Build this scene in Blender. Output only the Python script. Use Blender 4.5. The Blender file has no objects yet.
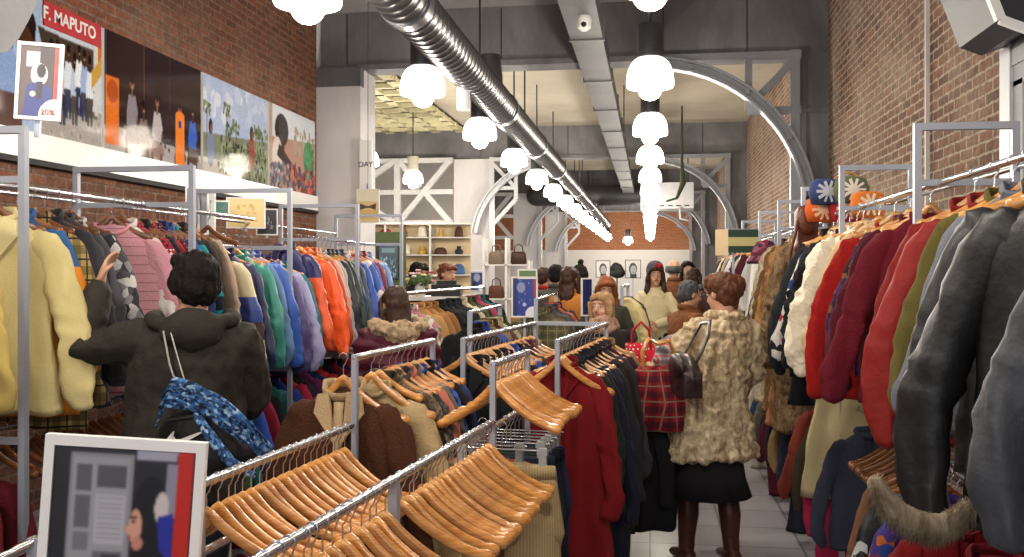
import bpy, math, random
import numpy as np
from mathutils import Vector, Matrix, noise

# ------------------------------------------------------------------ camera, world, exposure
SC = bpy.context.scene
COL = SC.collection
PI = math.pi
R = math.radians
FPX, HY, CAMZ, YAW = 950.0, 272.0, 1.65, R(8.27)
cam = bpy.data.objects.new('camera', bpy.data.cameras.new('camera'))
COL.objects.link(cam)
cam.location = (0, 0, CAMZ)
cam.rotation_euler = (PI/2, 0, YAW)
cam.data.sensor_width = 36
cam.data.lens = FPX/1024*36
cam.data.shift_y = -(278.5-HY)/1024
cam.data.clip_end = 200
SC.camera = cam
W = bpy.data.worlds.new('world'); SC.world = W; W.use_nodes = True
W.node_tree.nodes['Background'].inputs[0].default_value = (.75, .85, 1, 1)
W.node_tree.nodes['Background'].inputs[1].default_value = 0.22
SC.view_settings.view_transform = 'Standard'
SC.view_settings.look = 'None'
SC.view_settings.gamma = 1
SC.view_settings.use_curve_mapping = False
SC.view_settings.exposure = 0.0
LAMP_W, LAMP_E = 66.0, 7.0        # watts of every pendant bulb, glow of its milk glass
def area(name, loc, rot, sx, sy, watts, col):
    l = bpy.data.lights.new(name, 'AREA'); l.shape = 'RECTANGLE'; l.size = sx; l.size_y = sy
    l.energy = watts; l.color = col
    o = bpy.data.objects.new(name, l); COL.objects.link(o); o.location = loc; o.rotation_euler = rot
    return o
area('front_fill_light', (-1.0, -3.6, 2.4), (R(96), 0, 0), 5.6, 3.2, 70, (.93, .97, 1))  # added soft fill from behind the camera; no shop window is modelled there

def cw(px, py, d):
    """world point seen at pixel (px, py) at view depth d"""
    xc = (px-512)/FPX*d
    return Vector((math.cos(YAW)*xc-math.sin(YAW)*d, math.sin(YAW)*xc+math.cos(YAW)*d, CAMZ+(HY-py)/FPX*d))
def cam2w(xc, d):
    return (math.cos(YAW)*xc-math.sin(YAW)*d, math.sin(YAW)*xc+math.cos(YAW)*d)

# ------------------------------------------------------------------ materials
def lin(c):
    if isinstance(c, str):
        c = c.lstrip('#'); c = [int(c[i:i+2], 16)/255 for i in (0, 2, 4)]
    return tuple((x/12.92 if x <= .04045 else ((x+.055)/1.055)**2.4) for x in c[:3])
def c4(c): return (*lin(c), 1)
class NT:
    def __init__(s, m):
        s.t = m.node_tree; s.n = s.t.nodes; s.l = s.t.links
    def add(s, typ, ins=None, **kw):
        n = s.n.new('ShaderNode'+typ)
        for k, v in kw.items(): setattr(n, k, v)
        for k, v in (ins or {}).items():
            if hasattr(v, 'is_output'): s.l.new(v, n.inputs[k])
            else: n.inputs[k].default_value = v
        return n
    def math(s, op, a, b=0.0):
        n = s.add('Math', operation=op)
        for i, v in enumerate((a, b)):
            if hasattr(v, 'is_output'): s.l.new(v, n.inputs[i])
            else: n.inputs[i].default_value = v
        return n.outputs[0]
    def mix(s, f, a, b):
        n = s.add('Mix', data_type='RGBA')
        for i, v in ((0, f), (6, a), (7, b)):
            if hasattr(v, 'is_output'): s.l.new(v, n.inputs[i])
            else: n.inputs[i].default_value = v
        return n.outputs[2]
    def ramp(s, f, stops, const=False):
        n = s.add('ValToRGB'); s.l.new(f, n.inputs[0]); e = n.color_ramp.elements
        if const: n.color_ramp.interpolation = 'CONSTANT'
        while len(e) < len(stops): e.new(.5)
        for i, (p, c) in enumerate(stops): e[i].position = p; e[i].color = c4(c)
        return n.outputs[0]
MC = {}
def mat(col, rough=.85, metal=0., bump=.25, bs=220., pat=None, var=.18, emit=0., spec=.35, coat=0., trans=0., key=None):
    k = key or repr((col, rough, metal, bump, bs, pat, var, emit, spec, coat, trans))
    if k in MC: return MC[k]
    m = bpy.data.materials.new('material'); m.use_nodes = True; MC[k] = m
    T = NT(m); b = T.n['Principled BSDF']
    tc = T.add('TexCoord').outputs['Object']
    C = c4(col)
    base = None
    sep = T.add('SeparateXYZ', {0: tc}); X, Y, Z = sep.outputs
    def band(co, f, duty, ph=0.):
        return T.math('LESS_THAN', T.math('FRACT', T.math('ADD', T.math('MULTIPLY', co, f), 50+ph)), duty)
    if pat:
        kd = pat[0]
        if kd == 'stripe':       # (kind, freq, colour, duty)
            base = T.mix(band(Z, pat[1], pat[3]), C, c4(pat[2]))
        elif kd == 'vstripe':
            base = T.mix(band(T.math('ADD', X, T.math('MULTIPLY', Y, .6)), pat[1], pat[3]), C, c4(pat[2]))
        elif kd == 'plaid':      # (kind, freq, colour2, colour3)
            u = T.math('ADD', X, T.math('MULTIPLY', Y, .7))
            a = T.mix(T.math('MULTIPLY', band(Z, pat[1], .42), .6), C, c4(pat[2]))
            a = T.mix(T.math('MULTIPLY', band(u, pat[1], .42), .6), a, c4(pat[2]))
            a = T.mix(band(Z, pat[1], .09, .3), a, c4(pat[3]))
            base = T.mix(band(u, pat[1], .09, .3), a, c4(pat[3]))
        elif kd == 'cells':      # (kind, scale, [colours])
            v = T.add('TexVoronoi', {'Vector': tc, 'Scale': pat[1]})
            g = T.add('SeparateColor', {0: v.outputs['Color']}).outputs[0]
            n = len(pat[2]); base = T.ramp(g, [(i/n, c) for i, c in enumerate(pat[2])], True)
        elif kd == 'spots':      # (kind, scale, colour, radius)
            v = T.add('TexVoronoi', {'Vector': tc, 'Scale': pat[1], 'Randomness': .3})
            base = T.mix(T.math('LESS_THAN', v.outputs['Distance'], pat[3]), C, c4(pat[2]))
        elif kd == 'nordic':     # (kind, freq, [colours])  knitted bands of little figures
            v = T.add('TexVoronoi', {'Vector': tc, 'Scale': pat[1]*3.2, 'Randomness': .0})
            a = T.math('LESS_THAN', v.outputs['Distance'], .38)
            zb = T.math('FRACT', T.math('ADD', T.math('MULTIPLY', Z, pat[1]*.22), 50))
            n = len(pat[2]); rp = T.ramp(zb, [(i/n, c) for i, c in enumerate(pat[2])], True)
            base = T.mix(T.math('MULTIPLY', a, 1.0), C, rp)
        elif kd == 'fur':        # (kind, scale, colour2)
            mp = T.add('Mapping', {0: tc, 3: (1, 1, .35)})
            nn = T.add('TexNoise', {'Vector': mp.outputs[0], 'Scale': pat[1], 'Detail': 5., 'Roughness': .7, 'Distortion': .6})
            base = T.ramp(nn.outputs['Fac'], [(.34, pat[2]), (.62, col)])
        elif kd == 'block':      # (kind, [(z, colour)...]) colour blocks from the hem upward
            a = C
            for z, c in pat[1]:
                a = T.mix(T.math('LESS_THAN', Z, z), a, c4(c))
            base = a
    nz = T.add('TexNoise', {'Vector': tc, 'Scale': 6., 'Detail': 4., 'Roughness': .6}).outputs['Fac']
    vf = T.math('MULTIPLY', T.math('SUBTRACT', nz, .5), var*2)
    hv = T.add('HueSaturation', {'Value': T.math('ADD', vf, 1.0)})
    if base is None: hv.inputs['Color'].default_value = C
    else: T.l.new(base, hv.inputs['Color'])
    T.l.new(hv.outputs[0], b.inputs['Base Color'])
    b.inputs['Roughness'].default_value = rough
    b.inputs['Metallic'].default_value = metal
    b.inputs['Specular IOR Level'].default_value = spec
    b.inputs['Coat Weight'].default_value = coat
    b.inputs['Coat Roughness'].default_value = .12
    b.inputs['Transmission Weight'].default_value = trans
    if emit:
        b.inputs['Emission Color'].default_value = C; b.inputs['Emission Strength'].default_value = emit
    if bump:
        n2 = T.add('TexNoise', {'Vector': tc, 'Scale': bs, 'Detail': 3.}).outputs['Fac']
        T.l.new(T.add('Bump', {'Strength': bump, 'Distance': .01, 'Height': n2}).outputs[0], b.inputs['Normal'])
    return m
def wood(c1, c2, rough=.38, coat=.5):
    k = ('wood', c1, c2)
    if k in MC: return MC[k]
    m = bpy.data.materials.new('varnished_wood'); m.use_nodes = True; MC[k] = m
    T = NT(m); b = T.n['Principled BSDF']; tc = T.add('TexCoord').outputs['Object']
    mp = T.add('Mapping', {0: tc, 3: (3, 14, 60)})
    oi = T.add('ObjectInfo').outputs['Random']
    n = T.add('TexNoise', {'Vector': mp.outputs[0], 'Scale': 1.6, 'Detail': 5., 'Distortion': 1.2}).outputs['Fac']
    col = T.ramp(n, [(.3, c1), (.7, c2)])
    hv = T.add('HueSaturation', {'Color': col, 'Value': T.math('ADD', T.math('MULTIPLY', oi, .3), .84)})
    T.l.new(hv.outputs[0], b.inputs['Base Color'])
    b.inputs['Roughness'].default_value = rough; b.inputs['Coat Weight'].default_value = coat; b.inputs['Coat Roughness'].default_value = .15
    return m
def brick_mat(c1, c2, mortar, flip=False, pale=.0):
    m = bpy.data.materials.new('brickwork'); m.use_nodes = True
    T = NT(m); b = T.n['Principled BSDF']; tc = T.add('TexCoord').outputs['Object']
    s = T.add('SeparateXYZ', {0: tc}); X, Y, Z = s.outputs
    v = T.add('CombineXYZ', {0: (X if flip else Y), 1: Z, 2: 0.}).outputs[0]
    dn = T.add('TexNoise', {'Vector': tc, 'Scale': 14., 'Detail': 3.})
    off = T.add('VectorMath', {0: dn.outputs['Color'], 1: (.5, .5, .5)}, operation='SUBTRACT').outputs[0]
    sc = T.add('VectorMath', {0: off, 'Scale': .03}, operation='SCALE').outputs[0]
    v2 = T.add('VectorMath', {0: v, 1: sc}, operation='ADD').outputs[0]
    br = T.add('TexBrick', {'Vector': v2, 'Color1': c4(c1), 'Color2': c4(c2), 'Mortar': c4(mortar), 'Scale': 1., 'Mortar Size': .011,
                           'Mortar Smooth': .4, 'Bias': -.1, 'Brick Width': .25, 'Row Height': .075})
    n = T.add('TexNoise', {'Vector': tc, 'Scale': 1.1, 'Detail': 6., 'Roughness': .65}).outputs['Fac']
    st = T.ramp(n, [(.42, '000000'), (.72, 'ffffff')])
    g = T.math('MULTIPLY', T.add('RGBToBW', {0: st}).outputs[0], .55+pale)
    col = T.mix(g, br.outputs['Color'], c4(mortar))
    n3 = T.add('TexNoise', {'Vector': tc, 'Scale': 18., 'Detail': 5., 'Roughness': .7}).outputs['Fac']
    hv = T.add('HueSaturation', {'Color': col, 'Value': T.math('ADD', T.math('MULTIPLY', n3, 2.2), -.12)})
    T.l.new(hv.outputs[0], b.inputs['Base Color']); b.inputs['Roughness'].default_value = .9
    h = T.math('ADD', T.math('MULTIPLY', br.outputs['Fac'], -.7), T.math('MULTIPLY', n3, .8))
    T.l.new(T.add('Bump', {'Strength': .9, 'Distance': .02, 'Height': h}).outputs[0], b.inputs['Normal'])
    return m
def concrete(c1, c2, rough=.75, scale=1.3, bump=.15):
    m = bpy.data.materials.new('weathered_concrete'); m.use_nodes = True
    T = NT(m); b = T.n['Principled BSDF']; tc = T.add('TexCoord').outputs['Object']
    mp = T.add('Mapping', {0: tc, 3: (1, 1, .45)})
    n = T.add('TexNoise', {'Vector': mp.outputs[0], 'Scale': scale, 'Detail': 8., 'Roughness': .68, 'Distortion': .4}).outputs['Fac']
    T.l.new(T.ramp(n, [(.3, c1), (.68, c2)]), b.inputs['Base Color']); b.inputs['Roughness'].default_value = rough
    n2 = T.add('TexNoise', {'Vector': tc, 'Scale': 40., 'Detail': 4.}).outputs['Fac']
    T.l.new(T.add('Bump', {'Strength': bump, 'Distance': .01, 'Height': n2}).outputs[0], b.inputs['Normal'])
    return m
def floor_mat():
    m = bpy.data.materials.new('floor_tiles'); m.use_nodes = True
    T = NT(m); b = T.n['Principled BSDF']; tc = T.add('TexCoord').outputs['Object']
    br = T.add('TexBrick', {'Vector': tc, 'Color1': c4('9c9a9e'), 'Color2': c4('8c8a8f'), 'Mortar': c4('58565a'), 'Scale': 1., 'Mortar Size': .006,
                            'Brick Width': .45, 'Row Height': .45}, offset=0.)
    n = T.add('TexNoise', {'Vector': tc, 'Scale': 3., 'Detail': 6.}).outputs['Fac']
    hv = T.add('HueSaturation', {'Color': br.outputs['Color'], 'Value': T.math('ADD', T.math('MULTIPLY', n, .5), .75)})
    T.l.new(hv.outputs[0], b.inputs['Base Color']); b.inputs['Roughness'].default_value = .35
    return m
def painted_mat(rough=.3):
    k = ('painted', rough)
    if k in MC: return MC[k]
    m = bpy.data.materials.new('printed_sheet'); m.use_nodes = True; MC[k] = m
    T = NT(m); b = T.n['Principled BSDF']
    at = T.add('VertexColor', layer_name='Col')
    T.l.new(at.outputs[0], b.inputs['Base Color']); b.inputs['Roughness'].default_value = rough
    return m

CHROME = mat('c9ccd2', .22, .9, 0, var=.0)
ALU = mat('a9aebb', .45, .35, .0, var=.05)
STEEL = mat('a4a6aa', .5, .25, .05, 30., var=.1)
DARKSTEEL = mat('4e5054', .4, .7, .0, var=.1)
DUCT = mat('707174', .3, .9, .06, 12., var=.12)
WHITE = mat('e8e6e4', .6, 0, 0, var=.03)
BLACK = mat('151517', .5, 0, 0, var=.05)
GLASSLAMP = mat('fff4e2', .4, 0, 0, var=0, emit=LAMP_E)
HWOOD = wood('bd7430', 'e8ac60', .3, .8)
HWOOD2 = wood('5e3216', '93592c')
BRASS = mat('b4a35c', .35, .8, 0, var=0)

# ------------------------------------------------------------------ mesh building
TS = bpy.data.scenes.new('workbench')   # empty side scene in which the modifiers are evaluated; removed at the end
def baked(o):
    with bpy.context.temp_override(scene=TS, view_layer=TS.view_layers[0]):
        dg = bpy.context.evaluated_depsgraph_get(); dg.update()
        return bpy.data.meshes.new_from_object(o.evaluated_get(dg))
class M:
    def __init__(s): s.v = []; s.f = []
    def _add(s, vs, fs):
        o = len(s.v); s.v += [tuple(p) for p in vs]; s.f += [tuple(i+o for i in f) for f in fs]; return s
    def box(s, a, b, bev=0.):
        (x0, y0, z0), (x1, y1, z1) = [tuple(map(fn, a, b)) for fn in (min, max)]
        return s._add([(x0,y0,z0),(x1,y0,z0),(x1,y1,z0),(x0,y1,z0),(x0,y0,z1),(x1,y0,z1),(x1,y1,z1),(x0,y1,z1)],
                      [(0,3,2,1),(4,5,6,7),(0,1,5,4),(1,2,6,5),(2,3,7,6),(3,0,4,7)])
    def bar(s, p, q, w, h=None, up=(0, 0, 1)):
        """square bar from p to q"""
        h = h or w; ep = (len(s.v)//8 % 7)*.0009; w += ep; h += ep; p = Vector(p); q = Vector(q); d = (q-p).normalized(); u = Vector(up)
        if abs(d.dot(u)) > .98: u = Vector((0, 1, 0))
        a = d.cross(u).normalized(); b = a.cross(d).normalized()
        vs = [c+a*i*w/2+b*j*h/2 for c in (p, q) for i, j in ((-1,-1),(1,-1),(1,1),(-1,1))]
        return s._add(vs, [(0,1,2,3),(7,6,5,4),(0,4,5,1),(1,5,6,2),(2,6,7,3),(3,7,4,0)])
    def tube(s, pts, r, n=10, flat=1., up=(0, 0, 1), round_ends=True, closed=False):
        """swept tube through pts; r a number or list; flat scales the second axis"""
        pts = [Vector(p) for p in pts]; k = len(pts)
        rs = list(r) if hasattr(r, '__len__') else [r]*k
        fl = list(flat) if hasattr(flat, '__len__') else [flat]*k
        if round_ends and not closed:
            def cap(p, q, r0, f0):
                d = (p-q).normalized(); out = []
                for t in (.5, .85, .99): out.append((p+d*r0*min(1, f0)*t, r0*math.sqrt(1-t*t), f0))
                return out
            a = cap(pts[0], pts[1], rs[0], fl[0])[::-1]; b = cap(pts[-1], pts[-2], rs[-1], fl[-1])
            pts = [x[0] for x in a]+pts+[x[0] for x in b]; rs = [x[1] for x in a]+rs+[x[1] for x in b]
            fl = [x[2] for x in a]+fl+[x[2] for x in b]; k = len(pts)
        vs = []; u = Vector(up)
        prev = None
        for i in range(k):
            if closed: d = pts[(i+1) % k]-pts[i-1]
            else: d = pts[min(i+1, k-1)]-pts[max(i-1, 0)]
            d.normalize()
            if prev is None:
                if abs(d.dot(u)) > .95: u = Vector((0, 1, 0)) if abs(d.y) < .9 else Vector((1, 0, 0))
                a = d.cross(u).normalized()
            else:
                a = (prev-d*prev.dot(d)).normalized()
            prev = a; b = a.cross(d).normalized()
            for j in range(n):
                t = 2*PI*j/n
                vs.append(pts[i]+a*math.cos(t)*rs[i]+b*math.sin(t)*rs[i]*fl[i])
        fs = []
        for i in range(k if closed else k-1):
            i2 = (i+1) % k
            for j in range(n):
                j2 = (j+1) % n
                fs.append((i*n+j, i*n+j2, i2*n+j2, i2*n+j))
        if not closed: fs += [tuple(range(n))[::-1], tuple((k-1)*n+j for j in range(n))]
        return s._add(vs, fs)
    def ell(s, c, r, rot=None, n=14):
        if not hasattr(r, '__len__'): r = (r, r, r)
        vs = []; c = Vector(c); m = n//2+2
        for i in range(1, m):
            a = PI*i/m
            for j in range(n):
                t = 2*PI*j/n
                p = Vector((r[0]*math.sin(a)*math.cos(t), r[1]*math.sin(a)*math.sin(t), r[2]*math.cos(a)))
                vs.append((rot @ p if rot else p)+c)
        top, bot = Vector((0, 0, r[2])), Vector((0, 0, -r[2]))
        vs += [(rot @ top if rot else top)+c, (rot @ bot if rot else bot)+c]
        k = m-1; fs = []
        for i in range(k-1):
            for j in range(n):
                j2 = (j+1) % n; fs.append((i*n+j, (i+1)*n+j, (i+1)*n+j2, i*n+j2))
        for j in range(n):
            j2 = (j+1) % n
            fs.append((k*n, j, j2)); fs.append((k*n+1, (k-1)*n+j2, (k-1)*n+j))
        return s._add(vs, fs)
    def rings(s, rg, n=40, e=.8, c=(0, 0)):
        """vertical loft: rows (z, rx, ry[, cx, cy])"""
        vs = []
        for g in rg:
            z, rx, ry = g[:3]; cx, cy = (g[3], g[4]) if len(g) > 3 else c
            for j in range(n):
                t = 2*PI*j/n; ct, st = math.cos(t), math.sin(t)
                vs.append((cx+rx*math.copysign(abs(ct)**e, ct), cy+ry*math.copysign(abs(st)**e, st), z))
        k = len(rg); fs = []
        for i in range(k-1):
            for j in range(n):
                j2 = (j+1) % n; fs.append((i*n+j, (i+1)*n+j, (i+1)*n+j2, i*n+j2))
        fs += [tuple(range(n)), tuple((k-1)*n+j for j in range(n))[::-1]]
        return s._add(vs, fs)
    def lathe(s, prof, n=24, c=(0, 0, 0)):
        vs = [(c[0]+r*math.cos(2*PI*j/n), c[1]+r*math.sin(2*PI*j/n), c[2]+z) for r, z in prof for j in range(n)]
        fs = []
        for i in range(len(prof)-1):
            for j in range(n):
                j2 = (j+1) % n; fs.append((i*n+j, (i+1)*n+j, (i+1)*n+j2, i*n+j2))
        fs += [tuple(range(n)), tuple((len(prof)-1)*n+j for j in range(n))[::-1]]
        return s._add(vs, fs)
    def prism(s, poly, y0, y1):
        """polygon in (x, z) extruded from y0 to y1"""
        n = len(poly); vs = [(x, y, z) for y in (y0, y1) for x, z in poly]
        fs = [tuple(range(n))[::-1], tuple(range(n, 2*n))]+[(i, (i+1) % n, n+(i+1) % n, n+i) for i in range(n)]
        return s._add(vs, fs)
    def warp(s, fn): s.v = [tuple(fn(Vector(p))) for p in s.v]; return s
    def mesh(s, name='mesh', smooth=True):
        me = bpy.data.meshes.new(name); me.from_pydata(s.v, [], s.f); me.update()
        import bmesh
        bm = bmesh.new(); bm.from_mesh(me); bmesh.ops.recalc_face_normals(bm, faces=bm.faces); bm.to_mesh(me); bm.free()
        if smooth is True:
            me.shade_smooth()
        elif smooth: me.shade_smooth(); me.set_sharp_from_angle(angle=R(smooth))
        me.materials.append(None)
        return me
    def blob(s, voxel, name='mesh', smooth_iter=2, disp=None):
        """one continuous surface grown from the overlapping pieces"""
        me = s.mesh(name); o = bpy.data.objects.new('t', me); TS.collection.objects.link(o)
        r = o.modifiers.new('r', 'REMESH'); r.mode = 'VOXEL'; r.voxel_size = voxel
        if smooth_iter:
            q = o.modifiers.new('s', 'SMOOTH'); q.iterations = smooth_iter; q.factor = .5
        out = baked(o); out.name = name
        bpy.data.objects.remove(o); bpy.data.meshes.remove(me)
        if disp:
            n = len(out.vertices); co = np.empty(n*3, np.float32); nm = np.empty(n*3, np.float32)
            out.vertices.foreach_get('co', co); out.vertices.foreach_get('normal', nm)
            co = co.reshape(-1, 3); nm = nm.reshape(-1, 3)
            new = np.array([tuple(disp(Vector(c), Vector(k))) for c, k in zip(co.tolist(), nm.tolist())], np.float32)
            out.vertices.foreach_set('co', new.ravel()); out.update()
        out.shade_smooth()
        out.materials.clear(); out.materials.append(None)
        return out
def put(name, me, material=None, parent=None, loc=None, rot=None):
    o = bpy.data.objects.new(name, me); COL.objects.link(o)
    if material is not None and o.material_slots:
        o.material_slots[0].link = 'OBJECT'; o.material_slots[0].material = material
    if parent: o.parent = parent
    if loc is not None: o.location = loc
    if rot is not None: o.rotation_euler = rot
    return o
def empty(name, loc=(0, 0, 0), rz=0.): 
    o = bpy.data.objects.new(name, None); COL.objects.link(o); o.location = loc; o.rotation_euler = (0, 0, rz); o.empty_display_size = .1
    return o
USED = {}
def tag(o, label, cat, group=None):
    n = len(label.split())
    if not 4 <= n <= 16: print('LABEL LENGTH', n, label)
    if label in USED and (group is None or USED[label] != group): print('SAME LABEL', label)
    USED[label] = group
    o['label'] = label; o['category'] = cat
    if group: o['group'] = group
    return o
def struct(name, me, m, **k):
    o = put(name, me, m, **k); o['kind'] = 'structure'; return o
def copy_tree(o, parent=None):
    c = o.copy(); COL.objects.link(c); c.parent = parent
    for ch in [x for x in KIDS.get(o.name, [])]: copy_tree(ch, c)
    return c
KIDS = {}
def remember(o, kids): KIDS[o.name] = kids; return o

_font_cache = {}
def text(s, size, m, parent, loc, rot=(PI/2, 0, 0), name='lettering', depth=.002, bold=False):
    cu = bpy.data.curves.new('t', 'FONT'); cu.body = s; cu.size = size; cu.extrude = depth; cu.align_x = 'CENTER'; cu.align_y = 'CENTER'
    if bold: cu.offset = size*.02
    o = bpy.data.objects.new('t', cu); TS.collection.objects.link(o)
    me = baked(o)
    bpy.data.objects.remove(o); me.materials.clear(); me.materials.append(None)
    return put(name, me, m, parent, loc, rot)

class Paint:
    """a picture printed on a flat sheet: colours per little cell"""
    def __init__(s, nx, ny, col): s.nx, s.ny = nx, ny; s.a = np.zeros((ny, nx, 3)); s.a[:] = lin(col); s.Y, s.X = np.mgrid[0:ny, 0:nx]; s.X = (s.X+.5)/nx; s.Y = (s.Y+.5)/ny
    def rect(s, x0, y0, x1, y1, c): s.a[(s.X > x0) & (s.X < x1) & (s.Y > y0) & (s.Y < y1)] = lin(c)
    def ell(s, x, y, rx, ry, c): s.a[((s.X-x)/rx)**2+((s.Y-y)/ry)**2 < 1] = lin(c)
    def soft(s, n=1, grain=.0):
        for _ in range(n):
            a = np.pad(s.a, ((1, 1), (1, 1), (0, 0)), 'edge')
            s.a = (a[1:-1, 1:-1]*2+a[:-2, 1:-1]+a[2:, 1:-1]+a[1:-1, :-2]+a[1:-1, 2:])/6
        if grain: s.a = np.clip(s.a*(1+np.random.RandomState(3).uniform(-grain, grain, s.a.shape[:2]+(1,))), 0, 1)
        return s
    def poly(s, pts, c):
        ins = np.zeros(s.X.shape, bool); n = len(pts)
        for i in range(n):
            (x0, y0), (x1, y1) = pts[i], pts[(i+1) % n]
            if y0 == y1: continue
            cr = ((y0 > s.Y) != (y1 > s.Y)) & (s.X < (x1-x0)*(s.Y-y0)/(y1-y0)+x0); ins ^= cr
        s.a[ins] = lin(c)
    def blobs(s, rng, x0, y0, x1, y1, n, r, cols):
        for _ in range(n): s.ell(rng.uniform(x0, x1), rng.uniform(y0, y1), rng.uniform(.4, 1)*r, rng.uniform(.5, 1.2)*r*1.6, rng.choice(cols))
    def sheet(s, w, h, parent, loc, rot=(0, 0, 0), name='picture', rough=.3):
        nx, ny = s.nx, s.ny
        vs = [(w*(i/nx-.5), 0, h*(.5-j/ny)) for j in range(ny+1) for i in range(nx+1)]
        fs = [(j*(nx+1)+i, (j+1)*(nx+1)+i, (j+1)*(nx+1)+i+1, j*(nx+1)+i+1) for j in range(ny) for i in range(nx)]
        me = bpy.data.meshes.new(name); me.from_pydata(vs, [], fs)
        at = me.color_attributes.new('Col', 'FLOAT_COLOR', 'CORNER')
        c = np.ones((ny*nx, 4)); c[:, :3] = s.a.reshape(-1, 3)
        at.data.foreach_set('color', np.repeat(c, 4, axis=0).astype(np.float32).ravel())
        me.materials.append(painted_mat(rough)); me.update()
        o = bpy.data.objects.new(name, me); COL.objects.link(o); o.parent = parent; o.location = loc; o.rotation_euler = rot
        return o

# ------------------------------------------------------------------ the room
XL, XR, ZC = -4.2, 2.1, 4.97
BRL = brick_mat('844c32', '5e3828', '80685a', pale=.0)
BRR = brick_mat('7c5844', '543c32', 'a89886', pale=.1)
BRF = brick_mat('c47a50', 'b06840', 'c49c80', flip=True)
CONC = concrete('58575b', '807f82'); CONCD = concrete('4d4d52', '6c6c70'); CONCL = concrete('bdbabf', 'd8d6d8', scale=.8)
PLASTER = concrete('a89f90', 'c4bba8', .9, .5, .05)
PALE = mat('d9d7d8', .8, 0, .05, 60., var=.06)
struct('floor', M().box((-9, -5, -.1), (2.3, 48.5, 0)).mesh(smooth=False), floor_mat())
struct('ceiling', M().box((-9, -5, ZC), (2.3, 12.2, ZC+.1)).mesh(smooth=False), concrete('8f8d8e', 'aeabac', .9, .6))
struct('ceiling', M().box((-9, 12.2, ZC), (2.3, 48.5, ZC+.1)).mesh(smooth=False), PLASTER)
struct('wall_left', M().box((XL-.3, -5, 0), (XL, 11.6, ZC)).mesh(smooth=False), BRL)
wr = M()
WY0, WY1, WZ0, WZ1 = 3.4, 6.02, .8, 3.28
wr.box((XR, -5, 0), (XR+.3, WY0, ZC)).box((XR, WY1, 0), (XR+.3, 48.5, ZC)).box((XR, WY0, 0), (XR+.3, WY1, WZ0)).box((XR, WY0, WZ1), (XR+.3, WY1, ZC))
struct('wall_right', wr.mesh(smooth=False), BRR)
# the window in the right wall with a grey panel over it
wf = M().box((XR-.04, WY1-.16, 0), (XR+.05, WY1, 3.35)).box((XR-.04, WY0, 0), (XR+.05, WY0+.12, 3.35))
o = struct('window_1', wf.mesh(smooth=False), mat('c5c8ce', .45, .1, 0))
p = put('frame', M().box((XR-.02, WY0+.1, 2.72), (XR+.04, WY1-.16, 2.84)).box((XR-.02, WY1-.3, .8), (XR+.04, WY1-.16, 2.75)).box((XR-.02, 4.7, .8), (XR+.04, 4.78, 2.75)).mesh(smooth=False), mat('8b8e93', .5), o)
p = put('pane', M().box((XR+.05, WY0+.1, .8), (XR+.06, WY1-.25, 2.75)).mesh(smooth=False), mat('e4e8ea', .2, 0, 0, var=.05, emit=.7), o)  # emission on the pane stands in for overcast daylight outside
p = put('panel', M().box((XR-.03, WY0+.1, 2.84), (XR+.02, WY1-.16, 3.35)).mesh(smooth=False), mat('85878c', .5, .2, 0), o)
struct('wall_back', M().box((-9, 48, 0), (XR+.3, 48.3, ZC)).mesh(smooth=False), BRF)
struct('trim_1', M().box((-9, 47.6, 0), (XR, 48, 2.75)).mesh(smooth=False), WHITE)
struct('wall_aisle', M().box((-9.2, 11.6, 0), (-9, 48.3, ZC)).mesh(smooth=False), PALE)
struct('wall_front_aisle', M().box((-9, 11.6, 0), (XL, 11.8, ZC)).mesh(smooth=False), PALE)
struct('wall_aisle_end', M().box((-9, 27, 0), (-4.6, 27.2, ZC)).mesh(smooth=False), PALE)
FR = [11.75, 21.5, 31.1, 40.7]
DRK = mat('3c3c40', .8)
for k, y in enumerate(FR):
    m = M().box((-9 if k else XL, y, 4.23), (XR, y+.35, ZC))
    for i in range(5): m.box((-9 if k else XL, y-.012, ZC-.02), (XR, y, ZC)); break
    m.box((XL, y-.03, 4.23), (XR, y, 4.3))
    struct('beam', m.mesh(smooth=False), CONC)
    seams = M()
    for i in range(7):
        x = XL+.35+i*1.0
        seams.box((x, y-.006, 4.31), (x+.015, y+.01, 4.95))
    s_ = struct('panel_joint', seams.mesh(smooth=False), DRK)
    # columns
    cl = M().box((XL-(.25 if k else 0), y-.15, 0), (XL+.58, y+.5, 4.23)).box((XL-.27 if k else XL, y-.18, 0), (XL+.61, y+.53, .12))
    struct('column', cl.mesh(smooth=False), CONCL)
    if k == 0: struct('column', M().box((XL, y-.17, 4.0), (XL+.585, y-.02, 4.24)).mesh(smooth=False), CONCD)
    cr = M().box((1.72, y-.05, 0), (XR, y+.4, 4.25)).box((1.8, y-.07, 0), (1.84, y-.05, 4.2)).box((1.70, y-.08, 3.55), (XR, y-.05, 3.6))
    struct('column', cr.mesh(smooth=False), CONC)

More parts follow.
